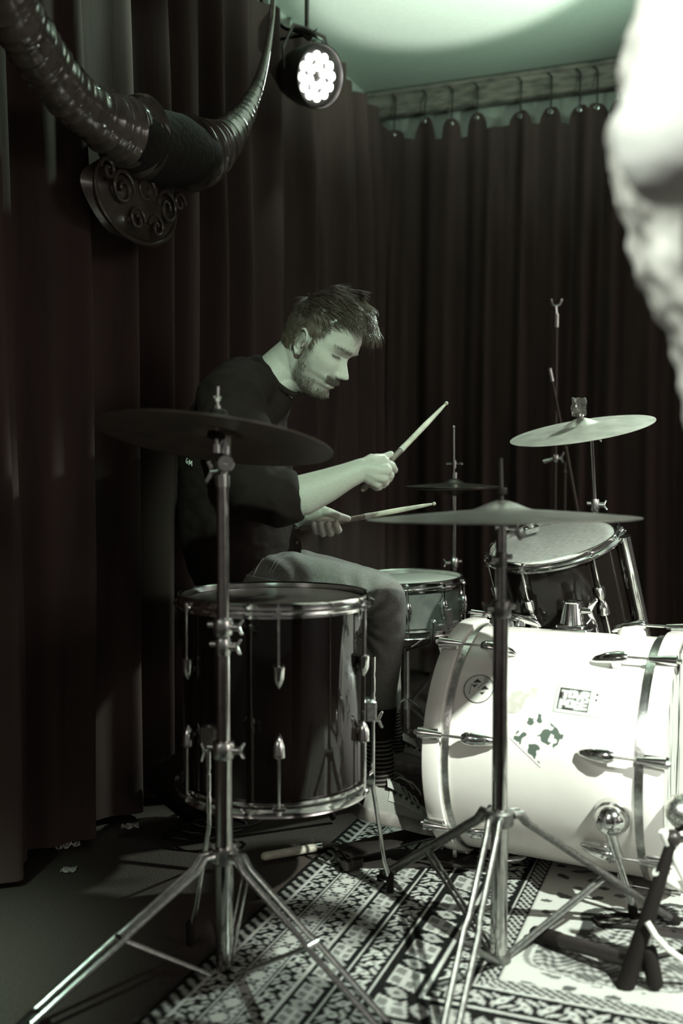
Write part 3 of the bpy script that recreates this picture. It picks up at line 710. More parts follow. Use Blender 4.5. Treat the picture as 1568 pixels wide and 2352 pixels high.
# hi-hat
HX = P(1042, 1200, 3.35).x; HY = 3.35
t = stand('hi_hat_stand', 'chrome hi-hat stand with long pull rod behind the snare drum', (HX, HY), [(.04, .50, .013), (.50, z_at(1298, HY), .0125), (z_at(1298, HY), z_at(1128, HY), .0092)],
          [(HX + .16, 3.10), (HX + .12, 3.62), (HX - .26, 3.40)], .30, .05, [(z_at(1292, HY), .017)], wdir=(-1, -.3, 0))
b = MB(); b.tube([(HX, HY, z_at(1130, HY)), (HX - .002, HY, z_at(981, HY))], .0036, 10); b.ball((HX - .002, HY, z_at(981, HY)), .0052, 10); b.build('pull_rod', chrome, t)
zc = z_at(1066, HY); b = MB(); b.tube([(HX, HY, zc - .014), (HX, HY, zc + .012)], .0085, 14); b.cap([(HX - .022, HY, zc + .002), (HX + .022, HY, zc + .002)], .0034, 8)
b.ball((HX - .024, HY, zc + .002), .005, 8); b.ball((HX + .025, HY, zc + .002), .006, 8); b.tube([(HX, HY, zc - .048), (HX, HY, zc - .028)], .013, 18); b.build('clutch', chrome, t)
b = MB(); T = frame_M((HX - .12, HY - .05, .055), (1, -.18, .16), (-.16, 0, 1)); b.box((0, 0, 0), (.25, .085, .010), T, ch=.3); b.box((-.13, 0, -.02), (.04, .09, .03), T); b.build('footboard', chrome_dull, t)
cz = z_at(1113, HY); hn = Vector((0, -.012, 1)).normalized()
cymbal('hi_hat_cymbal', 'top hi-hat cymbal of the closed pair behind the snare', (HX, HY, cz - .006), hn, .325, .040, bronze_grey, bow=.020)
M2 = Vector((.01, .012, -1)).normalized(); cymbal('hi_hat_cymbal', 'dark bottom hi-hat cymbal facing up beneath the top one', (HX, HY, cz - .012), M2, .325, .040, bronze_dark, bow=.020)

# ------------------------------------------------------------------ drumsticks
def stick(label, butt, tip, tape):
    butt, tip = Vector(butt), Vector(tip); d = (tip - butt); L = d.length; d.normalize()
    t = thing('drumstick', label, 'drumstick', butt)
    pt = lambda s: butt + d * s
    b = MB(); b.cap([pt(.004), pt(L * .02), pt(L * tape)], [.0062, .0074, .0074], 14); b.build('grip', wood_dark, t)
    b = MB(); b.tube([pt(L * tape + .002), pt(L * .72), pt(L * .90), pt(L * .965)], [.0073, .0072, .0050, .0031], 14)
    b.ball(pt(L * .982), .0052, 12, None); b.build('shaft', wood, t)
    b = MB(); b.tube([pt(L * tape - .002), pt(L * tape + .014)], .0078, 14); b.build('band', mat('stick_print', (.5, .48, .44), .4), t); return t
SR0, SR1 = P(831, 1126, 2.335), P(1028, 923, 2.585)
stick('drumstick raised in the drummer\'s right hand pointing up to the right', SR0, SR1, .43)
SL0, SL1 = P(688, 1214, 2.60), P(1002, 1156, 2.70)
stick('drumstick held level in the drummer\'s left hand over the snare', SL0, SL1, .47)
a, c = P(608, 1992, 2.40), P(776, 1952, 2.49); a.z = .018; c.z = .015; d = c - a
t = thing('drum_brush', 'pale wooden handled brush lying on the floor left of the rug', 'drum brush', a); b = MB()
b.cap([a, a + d * .66], .0105, 14); b.build('handle', wood, t); b = MB(); b.tube([a + d * .68, a + d * .76], .0122, 14); b.build('band', chrome_dull, t)
b = MB(); b.cap([a + d * .76, c], .0045, 10); b.build('shaft', wood_dark, t)

# ------------------------------------------------------------------ bass pedal, throne, back equipment
pc = Vector((.215, 2.435, 0)); pd = Vector((.89, -.05, 0)).normalized()
heel = P(812, 1878, 2.36); toe = Vector((.262, 2.43, .075))
t = thing('bass_pedal', 'dark metal bass drum pedal under the drummer\'s front shoe', 'pedal', (.2, 2.42, 0)); d = (toe - Vector((heel.x, heel.y, .05))); T = frame_M((heel.x + .11, heel.y + .035, .062), d, (-.12, 0, 1))
b = MB(); b.box((0, 0, 0), (.29, .085, .010), T, ch=.3); b.box((-.13, 0, -.02), (.05, .085, .03), T, ch=.2); b.build('footboard', black_metal, t)
b = MB(); b.box((heel.x + .13, heel.y + .04, .012), (.34, .10, .010), ch=.3); b.build('base_plate', black_metal, t)
b = MB()
for s in (-.055, .055): b.tube([(.275, 2.45 + s, .02), (.285, 2.45 + s, .21)], .009, 10)
b.tube([(.285, 2.385, .20), (.285, 2.52, .20)], .007, 10); b.build('frame', chrome_dull, t)
b = MB(); b.tube([(.285, 2.45, .20), (.262, 2.45, .32)], .004, 8); b.cap([(.262, 2.45, .33), (.300, 2.44, .335)], .022, 14); b.build('beater', chrome_dull, t)
b = MB(); b.cap([(.30, 2.37, .11), (.33, 2.33, .11)], .012, 10); b.tube([(.285, 2.37, .17), (.285, 2.37, .06)], .004, 8); b.build('spring', chrome_dull, t)
TH = P(560, 1400, 2.60); t = thing('drum_throne', 'round black padded drum throne under the drummer', 'stool', (TH.x, TH.y, 0))
b = MB(); b.lathe([(0, .50), (.13, .50), (.165, .508), (.172, .53), (.165, .56), (.13, .572), (0, .574)], 48, Matrix.Translation((TH.x, TH.y, .01))); b.build('seat', rubber, t, 60)
b = MB(); b.tube([(TH.x, TH.y, .15), (TH.x, TH.y, .51)], .014, 16); b.build('pole', black_metal, t)
for k in range(3):
    a = R(20 + 120 * k); o = Vector((math.cos(a), math.sin(a), 0)); b = MB(); b.tube([Vector((TH.x, TH.y, .36)) + o * .02, Vector((TH.x, TH.y, .33)) + o * .05, Vector((TH.x, TH.y, .012)) + o * .25], .009, 10); b.build('leg', black_metal, t)
# mic stand at the back with an empty clip
MX = P(1275, 1000, 3.75); t = thing('microphone_stand', 'thin black microphone stand with an empty clip against the back curtain', 'microphone stand', (MX.x, MX.y, 0))
b = MB(); b.tube([(MX.x, MX.y, .03), (MX.x, MX.y, P(1, 750, 3.75).z)], .0075, 12); b.build('pole', mat('scuffed_black_metal', (.10, .08, .07), .35, .6), t)
b = MB(); zt = P(1, 752, 3.75).z; b.tube([(MX.x, MX.y, zt), (MX.x, MX.y, zt + .05)], .011, 12); b.tube([(MX.x, MX.y, zt + .05), (MX.x - .003, MX.y, zt + .078)], .005, 8)
b.tube([(MX.x - .02, MX.y, zt + .105), (MX.x - .014, MX.y, zt + .084), (MX.x, MX.y, zt + .078), (MX.x + .014, MX.y, zt + .084), (MX.x + .02, MX.y, zt + .105)], .005, 8); b.build('clip', chrome_dull, t)
for k in range(3):
    a = R(90 + 120 * k); o = Vector((math.cos(a), math.sin(a), 0)); b = MB(); b.tube([Vector((MX.x, MX.y, .12)), Vector((MX.x, MX.y, .012)) + o * .28], .007, 8); b.build('leg', black_metal, t)
b = MB(); ring(b, (MX.x, MX.y, P(1, 1053, 3.75).z), (0, 0, 1), .013, .03); wing(b, (MX.x + .01, MX.y, P(1, 1053, 3.75).z), (1, 0, 0), (0, 0, 1), .01); b.tube([(MX.x - .045, MX.y, P(1, 1062, 3.75).z), (MX.x, MX.y, P(1, 1053, 3.75).z)], [.010, .005], 10); b.build('clamp', chrome_dull, t)
q0, q1, q2 = P(1262, 850, 3.6), P(1296, 1015, 3.6), P(1330, 1200, 3.6)
t = thing('boom_microphone_stand', 'dark slanting microphone boom leaning beside the empty microphone stand', 'microphone stand', (q2.x + .06, q2.y, 0))
b = MB(); b.tube([q0, q1], .0055, 10); b.tube([q1, q2], .008, 10); b.ball(q1 + Vector((.012, 0, 0)), .016, 12); b.build('boom', MATS['scuffed_black_metal'], t)
b = MB(); b.tube([q0 - (q1 - q0) * .02, q0 + (q1 - q0) * .16], .009, 10); b.build('boom_tip', chrome_dull, t)
b = MB(); b.tube([P(1297, 1060, 3.6), (P(1297, 1060, 3.6).x, 3.6, .05)], .006, 10); b.tube([q2, (q2.x + .06, q2.y, .25)], .008, 10); b.ball(P(1297, 1084, 3.6), .010, 10); b.build('pole', MATS['scuffed_black_metal'], t)
for k in range(3):
    a = R(30 + 120 * k); o = Vector((math.cos(a), math.sin(a), 0)); b = MB(); b.tube([Vector((q2.x + .06, q2.y, .27)), Vector((q2.x + .06, q2.y, .012)) + o * .26], .007, 8); b.build('leg', black_metal, t)

# kick drum microphone on a short boom stand, right foreground
KM = P(1578, 1872, 1.97)
t = thing('kick_drum_microphone', 'silver grille microphone aimed at the front of the bass drum', 'microphone', KM)
MK = frame_M(KM, None, Vector((-.55, .15, .42)))
b = MB(); b.lathe([(0, .045), (.018, .042), (.030, .030), (.035, .012), (.035, 0), (.030, -.02)], 48, MK)
grm = mat('wire_mesh_grille', (.6, .6, .56), .3, 1); N, L = nodes_of(grm)
tc = N.new('ShaderNodeTexCoord'); ck = N.new('ShaderNodeTexVoronoi'); ck.inputs['Scale'].default_value = 260; L.new(tc.outputs['Object'], ck.inputs['Vector'])
cr = N.new('ShaderNodeValToRGB'); cr.color_ramp.elements[0].color = (.02, .02, .02, 1); cr.color_ramp.elements[1].color = (.75, .75, .7, 1); cr.color_ramp.elements[0].position = .2; cr.color_ramp.elements[1].position = .45
L.new(ck.outputs[0], cr.inputs[0]); L.new(cr.outputs[0], N['Principled BSDF'].inputs['Base Color'])
b.build('grille', grm, t); b = MB(); b.lathe([(.035, .004), (.038, .002), (.038, -.004), (.030, -.008), (.024, -.06), (.016, -.11), (0, -.112)], 40, MK); b.build('body', rubber, t)
kb = P(1520, 2300, 1.74); KS = (P(1512, 2112, 1.80).x, 1.80)
t = thing('short_microphone_stand', 'low black boom stand holding the bass drum microphone', 'microphone stand', (KS[0], KS[1], 0)); K0 = Vector((KS[0], KS[1], 0))
b = MB(); b.tube([P(1432, 2275, 1.80), P(1480, 2130, 1.80), P(1545, 1925, 1.80)], [.017, .015, .010], 14); b.build('pole', rubber, t)
b = MB(); b.tube([P(1522, 1908, 1.80), P(1556, 1985, 1.80), P(1600, 2075, 1.80)], .0085, 10); b.tube([P(1505, 2002, 1.80), P(1600, 2062, 1.82)], .0085, 10); b.build('arm', cable_white, t)
b = MB(); b.tube([P(1545, 1925, 1.80), KM - Vector((-.06, .0, .06))], .007, 10); b.ball(P(1545, 1925, 1.8), .016, 12); b.build('boom', black_metal, t)
for (x, y, Y), lab in (((1232, 2166, 1.98), ''), ((1503, 2272, 1.79), ''), ((1640, 2160, 1.95), '')):
    e = P(x, y, Y); e.z = .022; s = P(1480, 2135, 1.80); s.z = max(.06, s.z) if y != 2166 else .05; b = MB()
    b.tube([s, e], .0085 if y != 2166 else .014, 12); l_ = b.build('leg', chrome_dull if y == 2272 else black_metal, t)
    b = MB(); b.cap([e + (s - e).normalized() * .055, e], .0155, 14); b.build('rubber_foot', rubber, l_)
b = MB(); b.tube([P(1486, 2118, 1.78), P(1505, 2150, 1.77), P(1535, 2182, 1.77), P(1568, 2205, 1.77), P(1640, 2230, 1.78)], .0055, 10); tag(b.build('microphone_cable', cable_white), 'pale cable running off to the right from the short microphone stand', 'cable')
b = MB(); b.cap([P(1462, 2240, 1.86), P(1478, 2248, 1.86)], .013, 12); b.cap([P(1484, 2252, 1.86), P(1496, 2256, 1.86)], .016, 12)
for v in range(len(b.v)): b.v[v] = (b.v[v][0], b.v[v][1], b.v[v][2] - P(1480, 2248, 1.86).z + .022)
tag(b.build('cable_plug', cable_white), 'pale cable connector lying on the rug beside the short stand', 'cable plug')
# a black cable looping on the rug
b = MB(); pts = []
for (x, y) in ((1568, 2130), (1500, 2122), (1420, 2118), (1360, 2128), (1375, 2142), (1440, 2148), (1520, 2150), (1600, 2160)):
    Y = .94 * F / (y - 1090); q = P(x, y, Y); q.z = .012; pts.append(q)
b.tube(pts, .0045, 8); tag(b.build('floor_cable', rubber), 'black cable looping over the rug by the right-hand stand foot', 'cable')

# floor clutter in the dark at left
def crumple(name, label, c, w, h, seed, rot=0):
    random.seed(seed); b = MB(); c = Vector(c)
    def f(i, j):
        x, y = (i / 8 - .5) * w, (j / 6 - .5) * h; z = .02 + .03 * (noise.noise(Vector((i * .7, j * .8, seed))) + .3) + .005 * math.sin(i * 1.4 + j * .8)
        return c + Vector((x * math.cos(rot) - y * math.sin(rot), x * math.sin(rot) + y * math.cos(rot), max(.003, .003 + (z - .02) * w * 9)))
    b.grid(9, 7, f); o = b.build(name, paper, None, 12); s = o.modifiers.new('s', 'SOLIDIFY'); s.thickness = .001; tag(o, label, 'paper')
g = P(297, 1893, 2.60); crumple('crumpled_paper', 'small crumpled pale paper scrap lying on the bag behind the left stand', (g.x, g.y, g.z - .01), .045, .035, 5, .3)
g = P(155, 1975, 2.5); g.z = 0; crumple('paper_strip', 'torn pale paper strip on the dark floor at far left', g, .06, .02, 9, .4)
g = P(158, 2026, 2.35); g.z = 0; crumple('paper_piece', 'square pale paper piece on the dark floor below the torn strip', g, .035, .03, 3, .1)
b = MB(); g = Vector((-.40, 2.66, 0))
def bagf(u_, v_):
    return 0
def bag_pt(i, j):
    a = 2 * PI * i / 40; h = j / 14; r_ = math.sin(min(1, h * 1.25 + .12) * PI * .5) * math.cos(max(0, h - .55) / .45 * PI * .5) ** .6 if h < 1 else 0
    r_ = (1 - .1 * noise.noise(Vector((math.cos(a) * 2, math.sin(a) * 2, h * 3)))) * (r_ if h < 1 else .001)
    return Vector((g.x + .13 * r_ * math.cos(a), g.y + .02 + .09 * r_ * math.sin(a), .005 + .20 * h + .01 * noise.noise(Vector((a, h * 4, 1)))))
b.grid(40, 15, bag_pt, closed_x=True); bg_ = b.build('stick_bag', shirt_black); tag(bg_, 'slumped black fabric bag on the floor behind the left cymbal stand', 'bag')
b = MB(); pts = [Vector((g.x + .08 * math.cos(k * .5) + .003 * k, g.y - .12 + .05 * math.sin(k * .5), .012 + .0012 * k)) for k in range(40)]
b.tube(pts, .0045, 8); tag(b.build('coiled_cable', rubber), 'coiled black cable on the dark floor beside the slumped bag', 'cable')

# ------------------------------------------------------------------ LED stage lamp
lc = P(727, 176, 3.5); ln = Vector((.66, -.70, -.30)).normalized(); ML = frame_M(lc, Vector((0, 0, 1)), ln)
t = thing('stage_lamp', 'round black stage lamp with a cluster of lit white diodes under the ceiling', 'lamp', M=ML)
b = MB(); b.lathe([(0, -.16), (.05, -.155), (.075, -.13), (.098, -.06), (.105, .0), (.105, .022), (.101, .022), (.100, .0), (.0, -.004)], 56, ML); b.build('housing', black_metal, t)
k = 0
for (r_, n_) in ((.028, 6), (.056, 12)):
    for i in range(n_):
        a = 2 * PI * i / n_ + (.26 if n_ == 12 else 0); b = MB(); b.ball((r_ * math.cos(a) * 1.18, r_ * math.sin(a) * 1.18, .002), (.0160, .0160, .006), 14, ML); b.build('led', led_m, t)
b = MB()
for a in range(-80, 81, 16):
    pass
yk = [ML @ Vector((.0, .115, -.04)), ML @ Vector((.06, .118, -.06)), ML @ Vector((.145, .07, -.09)), ML @ Vector((.15, 0, -.10)), ML @ Vector((.145, -.07, -.09)), ML @ Vector((.06, -.118, -.06)), ML @ Vector((.0, -.115, -.04))]
b.tube(yk, .012, 10, flat=(.4, 1)); b.build('yoke', black_metal, t)
yt = ML @ Vector((.15, 0, -.10)); b = MB(); b.tube([yt, Vector((yt.x, yt.y, 2.70))], .008, 12); b.box((yt.x, yt.y, 2.70), (.05, .05, .09)); b.build('hanging_clamp', black_metal, t)
b = MB(); yb = ML @ Vector((.03, .03, -.16)); b.tube([yb, yb + Vector((-.05, 0, .08)), P(700, 80, 3.55), P(718, 78, 3.5), P(710, 92, 3.5), P(690, 75, 3.55), P(655, 66, 3.6), P(610, 30, 3.7), P(588, -30, 3.7)], .006, 8)
b.tube([P(706, 90, 3.5), P(714, 80, 3.5), P(728, 66, 3.5)], [.004, .004, .002], 8); b.build('cable', rubber, t)
spot('curtain_fold_fill', lc + Vector((-.10, -.10, -.16)), onwall(655, 430, .2) if 0 else Vector((-.16, 3.42, 2.0)), 2.2, 62, .8, .01, (.8, 1, .88))  # added spot that lights the curtain folds below the lamp
lamp_out = spot('stage_lamp_light', lc + ln * .035, lc + ln, 26, 70, .7, .07, (.8, 1, .88))
b = MB(); b.box((0, 0, 0), (.030, .16, .10), ML @ Matrix.Translation((.02, .0, -.19)), ch=.3); 
tag(b.build('power_box', black_metal), 'small black power box behind the lit stage lamp', 'power box')

# ------------------------------------------------------------------ mounted horns on the left wall
def onwall(px, py, off):
    d = P(px, py, 1) - CAM; o = CORNER + LN * off - CAM; tt = o.dot(LN) / d.dot(LN); return CAM + d * tt
hc = onwall(325, 420, .30); t = thing('mounted_horns', 'pair of huge ribbed glossy curving horns on a dark carved wall mount', 'horn trophy', hc)
def horn(spec, rib, seed):
    pts = []; n = len(spec)
    def cr_(a, b_, c_, d_, f): return .5 * ((2 * b_) + (c_ - a) * f + (2 * a - 5 * b_ + 4 * c_ - d_) * f * f + (3 * b_ - a - 3 * c_ + d_) * f ** 3)
    arr = [np.array(s, dtype=float) for s in spec]; out = []
    for i in range(n - 1):
        a, b_, c_, d_ = arr[max(i - 1, 0)], arr[i], arr[i + 1], arr[min(i + 2, n - 1)]
        for k_ in range(30): out.append(cr_(a, b_, c_, d_, k_ / 30))
    out.append(arr[-1]); rs = []; ph = 0
    for i, (x, y, w, o) in enumerate(out):
        p = onwall(x, y, o); pts.append(p); ph += (pts[i] - pts[i - 1]).length if i else 0
        f = i / len(out); rb = rib(f)
        s = ph / .030 + .8 * noise.noise(Vector((ph * 20, seed, 0))); saw = (s % 1)
        rs.append(mm(w / 2, p.y) * (1 + rb * (.15 * (1 - saw) ** 2.5 - .03) + rb * .04 * noise.noise(Vector((ph * 90, seed, 3)))))
    b = MB(); b.tube(pts, rs, 36, flat=(.95, 1.14), ref=LN); b.build('horn', horn_m, t, 60)
horn([(322, 316, 150, .30), (290, 305, 132, .30), (215, 262, 108, .30), (150, 205, 106, .31), (95, 130, 112, .32), (45, 50, 118, .34), (0, -50, 124, .36), (-40, -150, 110, .38), (-70, -260, 70, .38), (-80, -330, 14, .38)], lambda f: 1.0, 1)
horn([(432, 352, 138, .30), (462, 350, 126, .30), (505, 330, 92, .30), (548, 284, 60, .30), (580, 225, 36, .30), (603, 160, 22, .31), (619, 80, 15, .31), (627, 0, 12, .32), (628, -70, 8, .33), (622, -130, 3, .33)], lambda f: .8 * max(0, 1 - f * 1.2), 5)
b = MB(); b.cap([onwall(312, 330, .29), onwall(345, 338, .28), onwall(385, 345, .28), onwall(430, 356, .29)], [.098, .118, .118, .098], 40, flat=(1, .8), ref=LN); b.build('hide_band', hide_m, t)
mc = onwall(302, 462, .24); MM = frame_M(mc, LDIR * -1, LN)       # local x along the wall away from camera, y up?, z to the room
yy = 1 if (MM.to_3x3() @ Vector((0, 1, 0))).z > 0 else -1
def shield(i, j):
    a = 2 * PI * i / 72; r_ = j / 12; sx = .195 * (1 + .08 * math.cos(4 * a)); sy = .115 * (1 + .12 * math.cos(3 * a + PI / 2 * yy))
    return MM @ Vector((sx * r_ * math.cos(a), sy * r_ * math.sin(a), .045 * (1 - r_ ** 3)))
b = MB(); b.grid(72, 13, shield, closed_x=True)
k0 = len(b.v)
def spiral(cx, cy, r0, turns, sg, ph=0):
    return [MM @ Vector((cx + sg * r0 * (1 - k / 40 * .85) * math.cos(ph + k / 40 * turns * 2 * PI), yy * (cy + r0 * (1 - k / 40 * .85) * math.sin(ph + k / 40 * turns * 2 * PI)), .044)) for k in range(41)]
for a_ in ((-.10, .0, .050, 1.6, 1), (.10, .0, .050, 1.6, -1), (0, .02, .045, 1.2, 1), (-.04, -.06, .035, 1.4, 1), (.05, -.06, .035, 1.4, -1), (-.16, .03, .03, 1.3, -1), (.16, .03, .03, 1.3, 1)): b.tube(spiral(*a_), .0055, 8)
b.tube([MM @ Vector((.178 * math.cos(2 * PI * k / 60), .105 * math.sin(2 * PI * k / 60), .018)) for k in range(61)], .006, 8)
b.build('carved_mount', carved_m, t)
b = MB(); b.box((0, 0, -.055), (.10, .08, .13), MM, ch=.1); b.tube([MM @ Vector((.03, yy * .04, .0)), onwall(370, 360, .24)], .03, 14); b.tube([MM @ Vector((-.06, yy * .04, .0)), onwall(330, 350, .24)], .03, 14); b.build('wall_bracket', black_metal, t)

# ================================================================== THE DRUMMER
def interp(tab, x):
    xs = [a for a, _ in tab]; ys = [b for _, b in tab]; return float(np.interp(x, xs, ys))
PF = [(-.112, .050), (-.108, .068), (-.100, .084), (-.090, .090), (-.080, .086), (-.074, .085), (-.066, .0925), (-.060, .091), (-.057, .088), (-.053, .0945), (-.047, .095), (-.040, .092), (-.030, .092), (-.015, .090),
      (0, .087), (.012, .086), (.022, .091), (.030, .096), (.042, .097), (.060, .095), (.075, .089), (.090, .077), (.105, .058), (.118, .034), (.126, .012), (.1285, 0)]
PB = [(-.112, .010), (-.100, -.012), (-.080, -.045), (-.055, -.068), (-.03, -.082), (0, -.088), (.03, -.089), (.06, -.082), (.085, -.066), (.105, -.048), (.118, -.028), (.126, -.012), (.1285, 0)]
PW = [(-.112, .014), (-.106, .024), (-.096, .036), (-.085, .045), (-.070, .053), (-.05, .0585), (-.03, .0625), (0, .069), (.03, .073), (.06, .0735), (.085, .064), (.105, .046), (.118, .027), (.126, .010), (.1285, 0)]
G = lambda x, s: math.exp(-.5 * (x / s) ** 2)
def head_geo():
    """head in its own space: x forward, y to its left, z up; origin between the ears"""
    b = MB(); nz, na = 120, 140; vs = []
    for i in range(nz):
        q = i / (nz - 1); z = -.112 + .2405 * (.5 - .5 * math.cos(PI * q))
        f, bk, w = interp(PF, z), interp(PB, z), max(interp(PW, z), .0005); cx = min(f - .01, max(bk + .01, -.008 + .03 * max(0, -z - .05) / .06)) if z < .118 else (f + bk) / 2
        for k in range(na):
            a = 2 * PI * k / na; c, s = math.cos(a), math.sin(a); pw = .86 if z > -.05 else .92
            rx = (f - cx) if c >= 0 else (cx - bk)
            x = cx + rx * math.copysign(abs(c) ** (pw if c > 0 else .95), c); y = w * math.copysign(abs(s) ** .96, s)
            if c > 0.05:
                h = interp([(-.045, 0), (-.040, .002), (-.036, .012), (-.031, .0225), (-.026, .027), (-.020, .0235), (-.010, .016), (0, .0095), (.012, .0045), (.024, .001), (.03, 0)], z)
                wd = interp([(-.04, .0095), (-.028, .0085), (-.02, .0065), (0, .0055), (.02, .007)], z)
                x += h * G(y, wd); x += .0045 * G(z - .029, .008) * G(abs(y) - .026, .018)
                x -= .0115 * G(z - .010, .0105) * G(abs(y) - .031, .0125); x -= .004 * G(z - .006, .010) * G(abs(y) - .016, .008)
                x += .0050 * G(z - .0105, .0068) * G(abs(y) - .031, .0105)
                x -= .004 * G(z + .036, .010) * G(abs(y) - .028, .010)
                x += .0022 * G(z + .066, .005) * G(y, .018) + .0015 * G(z + .050, .0045) * G(y, .020) - .0035 * G(z + .0575, .0022) * G(y, .024)
                x += .003 * G(z + .096, .008) * G(y, .013)
                y += math.copysign(1, y) * (.0035 * G(z + .012, .016) * G(x - .055, .022)) if abs(y) > .02 else 0
                y -= math.copysign(1, y) * (.004 * G(z + .048, .016) * G(x - .060, .016)) if abs(y) > .02 else 0
                y -= math.copysign(1, y) * (.003 * G(z - .040, .016) * G(x - .060, .016)) if abs(y) > .02 else 0
            vs.append((x, y, z))
    fs = []
    for i in range(nz - 1):
        for k in range(na):
            l = (k + 1) % na; fs.append((i * na + k, i * na + l, (i + 1) * na + l, (i + 1) * na + k))
    fs.append(tuple(reversed(range(na)))); fs.append(tuple((nz - 1) * na + k for k in range(na)))
    b.add(vs, fs)
    for s in (1, -1):
        b.ball((.0925, s * .0108, -.0312), (.0115, .0078, .0072), 14)                       # wings of the nose
        T = Matrix.Translation((-.004, s * .0715, -.006)) @ Matrix.Rotation(R(s * 24), 4, 'Z') @ Matrix.Rotation(R(-14), 4, 'Y')
        b.ball((-.004, -s * .002, .004), (.0155, .0045, .030), 20, T)
        rim = [(.010, .0, -.006), (.0145, .003, .010), (.012, .006, .024), (.002, .0085, .033), (-.010, .009, .031), (-.0175, .009, .018), (-.018, .0085, .002), (-.013, .007, -.014), (-.004, .004, -.026), (.003, .001, -.026)]
        b.cap([Vector((x, s * y, z)) for x, y, z in rim], [.0030, .0032, .0036, .0038, .0038, .0038, .0036, .0036, .0048, .0045], 10, T)
        b.cap([T @ Vector(v) for v in ((-.001, s * .004, .022), (-.008, s * .006, .012), (-.009, s * .006, -.002), (-.003, s * .005, -.012))], [.0022, .0030, .0032, .0028], 8)
        b.cap([T @ Vector(v) for v in ((.010, s * .003, .0), (.008, s * .005, -.007))], [.0035, .0040], 8)
    return b
HYAW, HPIT, HSC = R(-21), R(34), 1.045
HM = Matrix.Translation((0, 0, 0)) @ Matrix.Rotation(HYAW, 4, 'Z') @ Matrix.Rotation(HPIT, 4, 'Y') @ Matrix.Rotation(R(2), 4, 'X') @ Matrix.Scale(HSC, 4)
earp = P(698, 785, 2.475); HM = Matrix.Translation(earp - HM @ Vector((0, -.075, 0))) @ HM
def finger(b, pts, r0, r1, n=12):
    k = len(pts); b.cap(pts, [r0 + (r1 - r0) * i / (k - 1) for i in range(k)], n)
def elbow_tube(b, pts, rs, n=20, flat=None): b.cap(pts, rs, n, flat=flat)

body = MB(); hb = head_geo(); body.add(hb.v, hb.f, HM)
hl = lambda x, y, z: HM @ Vector((x, y, z))
nb = P(600, 868, 2.58)                                                                    # base of the neck
body.tube([P(598, 900, 2.59), P(622, 872, 2.585), hl(-.040, 0, -.080), hl(-.024, 0, -.03), hl(-.02, 0, .0)], [(.062, .060), (.062, .060), (.058, .058), (.056, .055), (.05, .05)], 30, ref=(0, 1, 0))
body.cap([hl(.01, 0, -.085), hl(-.02, 0, -.115), P(648, 885, 2.57)], [.038, .042, .042], 20)   # throat
spine = [P(560, 1345, 2.60), P(548, 1230, 2.60), P(540, 1090, 2.60), P(545, 970, 2.60), P(562, 915, 2.595), P(590, 890, 2.59)]
body.tube(spine, [(.160, .11), (.150, .115), (.165, .120), (.180, .110), (.150, .072), (.06, .05)], 36, ref=(0, 1, 0))
SHR, ELR = P(528, 925, 2.41), P(612, 1150, 2.315); SHL, ELL = P(590, 930, 2.78), P(625, 1165, 2.87)
body.cap([P(560, 925, 2.52), SHR], [.055, .056], 20); body.cap([SHR, ELR], [.058, .046], 20)
body.cap([P(590, 905, 2.68), SHL], [.07, .060], 20); body.cap([SHL, ELL], [.056, .044], 20)
# right forearm and hand
body.cap([ELR, P(655, 1147, 2.312), P(700, 1136, 2.31), P(755, 1113, 2.305), P(800, 1092, 2.30), P(832, 1078, 2.30)], [.046, .050, .0475, .0385, .0300, .0265], 24, flat=(1, .88))
Wd = P(836, 1077, 2.30)
K = {'i': P(881, 1061, 2.302), 'm': P(886, 1079, 2.292), 'r': P(879, 1096, 2.296), 'p': P(866, 1109, 2.306)}
for k_, r_ in (('i', .0150), ('m', .0150), ('r', .0142), ('p', .0130)): body.cap([Wd + (K[k_] - Wd) * .06, Wd + (K[k_] - Wd) * .6, K[k_]], [.0235, .0205, r_], 16)
body.cap([Wd, P(858, 1062, 2.315), P(868, 1062, 2.325)], [.024, .022, .017], 16)
finger(body, [K['i'], P(900, 1069, 2.318), P(906, 1080, 2.348), P(896, 1086, 2.365)], .0098, .0078)
finger(body, [K['m'], P(897, 1092, 2.310), P(893, 1101, 2.338), P(880, 1098, 2.352)], .0100, .0080)
finger(body, [K['r'], P(886, 1108, 2.312), P(880, 1114, 2.338), P(868, 1108, 2.352)], .0098, .0078)
finger(body, [K['p'], P(871, 1119, 2.320), P(864, 1121, 2.342), P(854, 1115, 2.352)], .0088, .0070)
finger(body, [P(848, 1060, 2.325), P(864, 1053, 2.355), P(881, 1051, 2.376), P(897, 1043, 2.384)], .0135, .0080)
# left forearm and hand
body.cap([ELL, P(650, 1182, 2.78), P(684, 1190, 2.69)], [.044, .042, .029], 20, flat=(1, .85))
Wl = P(690, 1190, 2.655)
KL = [P(766, 1196, 2.640), P(750, 1200, 2.652), P(733, 1203, 2.655), P(717, 1206, 2.650)]
for q_, r_ in zip(KL, (.0135, .0135, .013, .012)): body.cap([P(684, 1190, 2.69), Wl, (Wl + q_) / 2, q_], [.028, .026, .019, r_], 14)
body.cap([Wl, P(712, 1178, 2.615), P(737, 1174, 2.594)], [.024, .0225, .0175], 16)              # ball of the thumb
for q_, x, yb, r_ in zip(KL, (777, 759, 741, 725), (1223, 1230, 1231, 1226), (.0098, .0096, .0094, .0086)):
    finger(body, [q_, P(x + 1, yb - 4, 2.630), P(x, yb - 4, 2.604), P(x - 6, 1203, 2.575)], r_ * 1.04, r_ * .92, 14)
finger(body, [P(737, 1172, 2.594), P(757, 1178, 2.577), P(779, 1186, 2.574), P(799, 1191, 2.582)], .0145, .0082, 14)
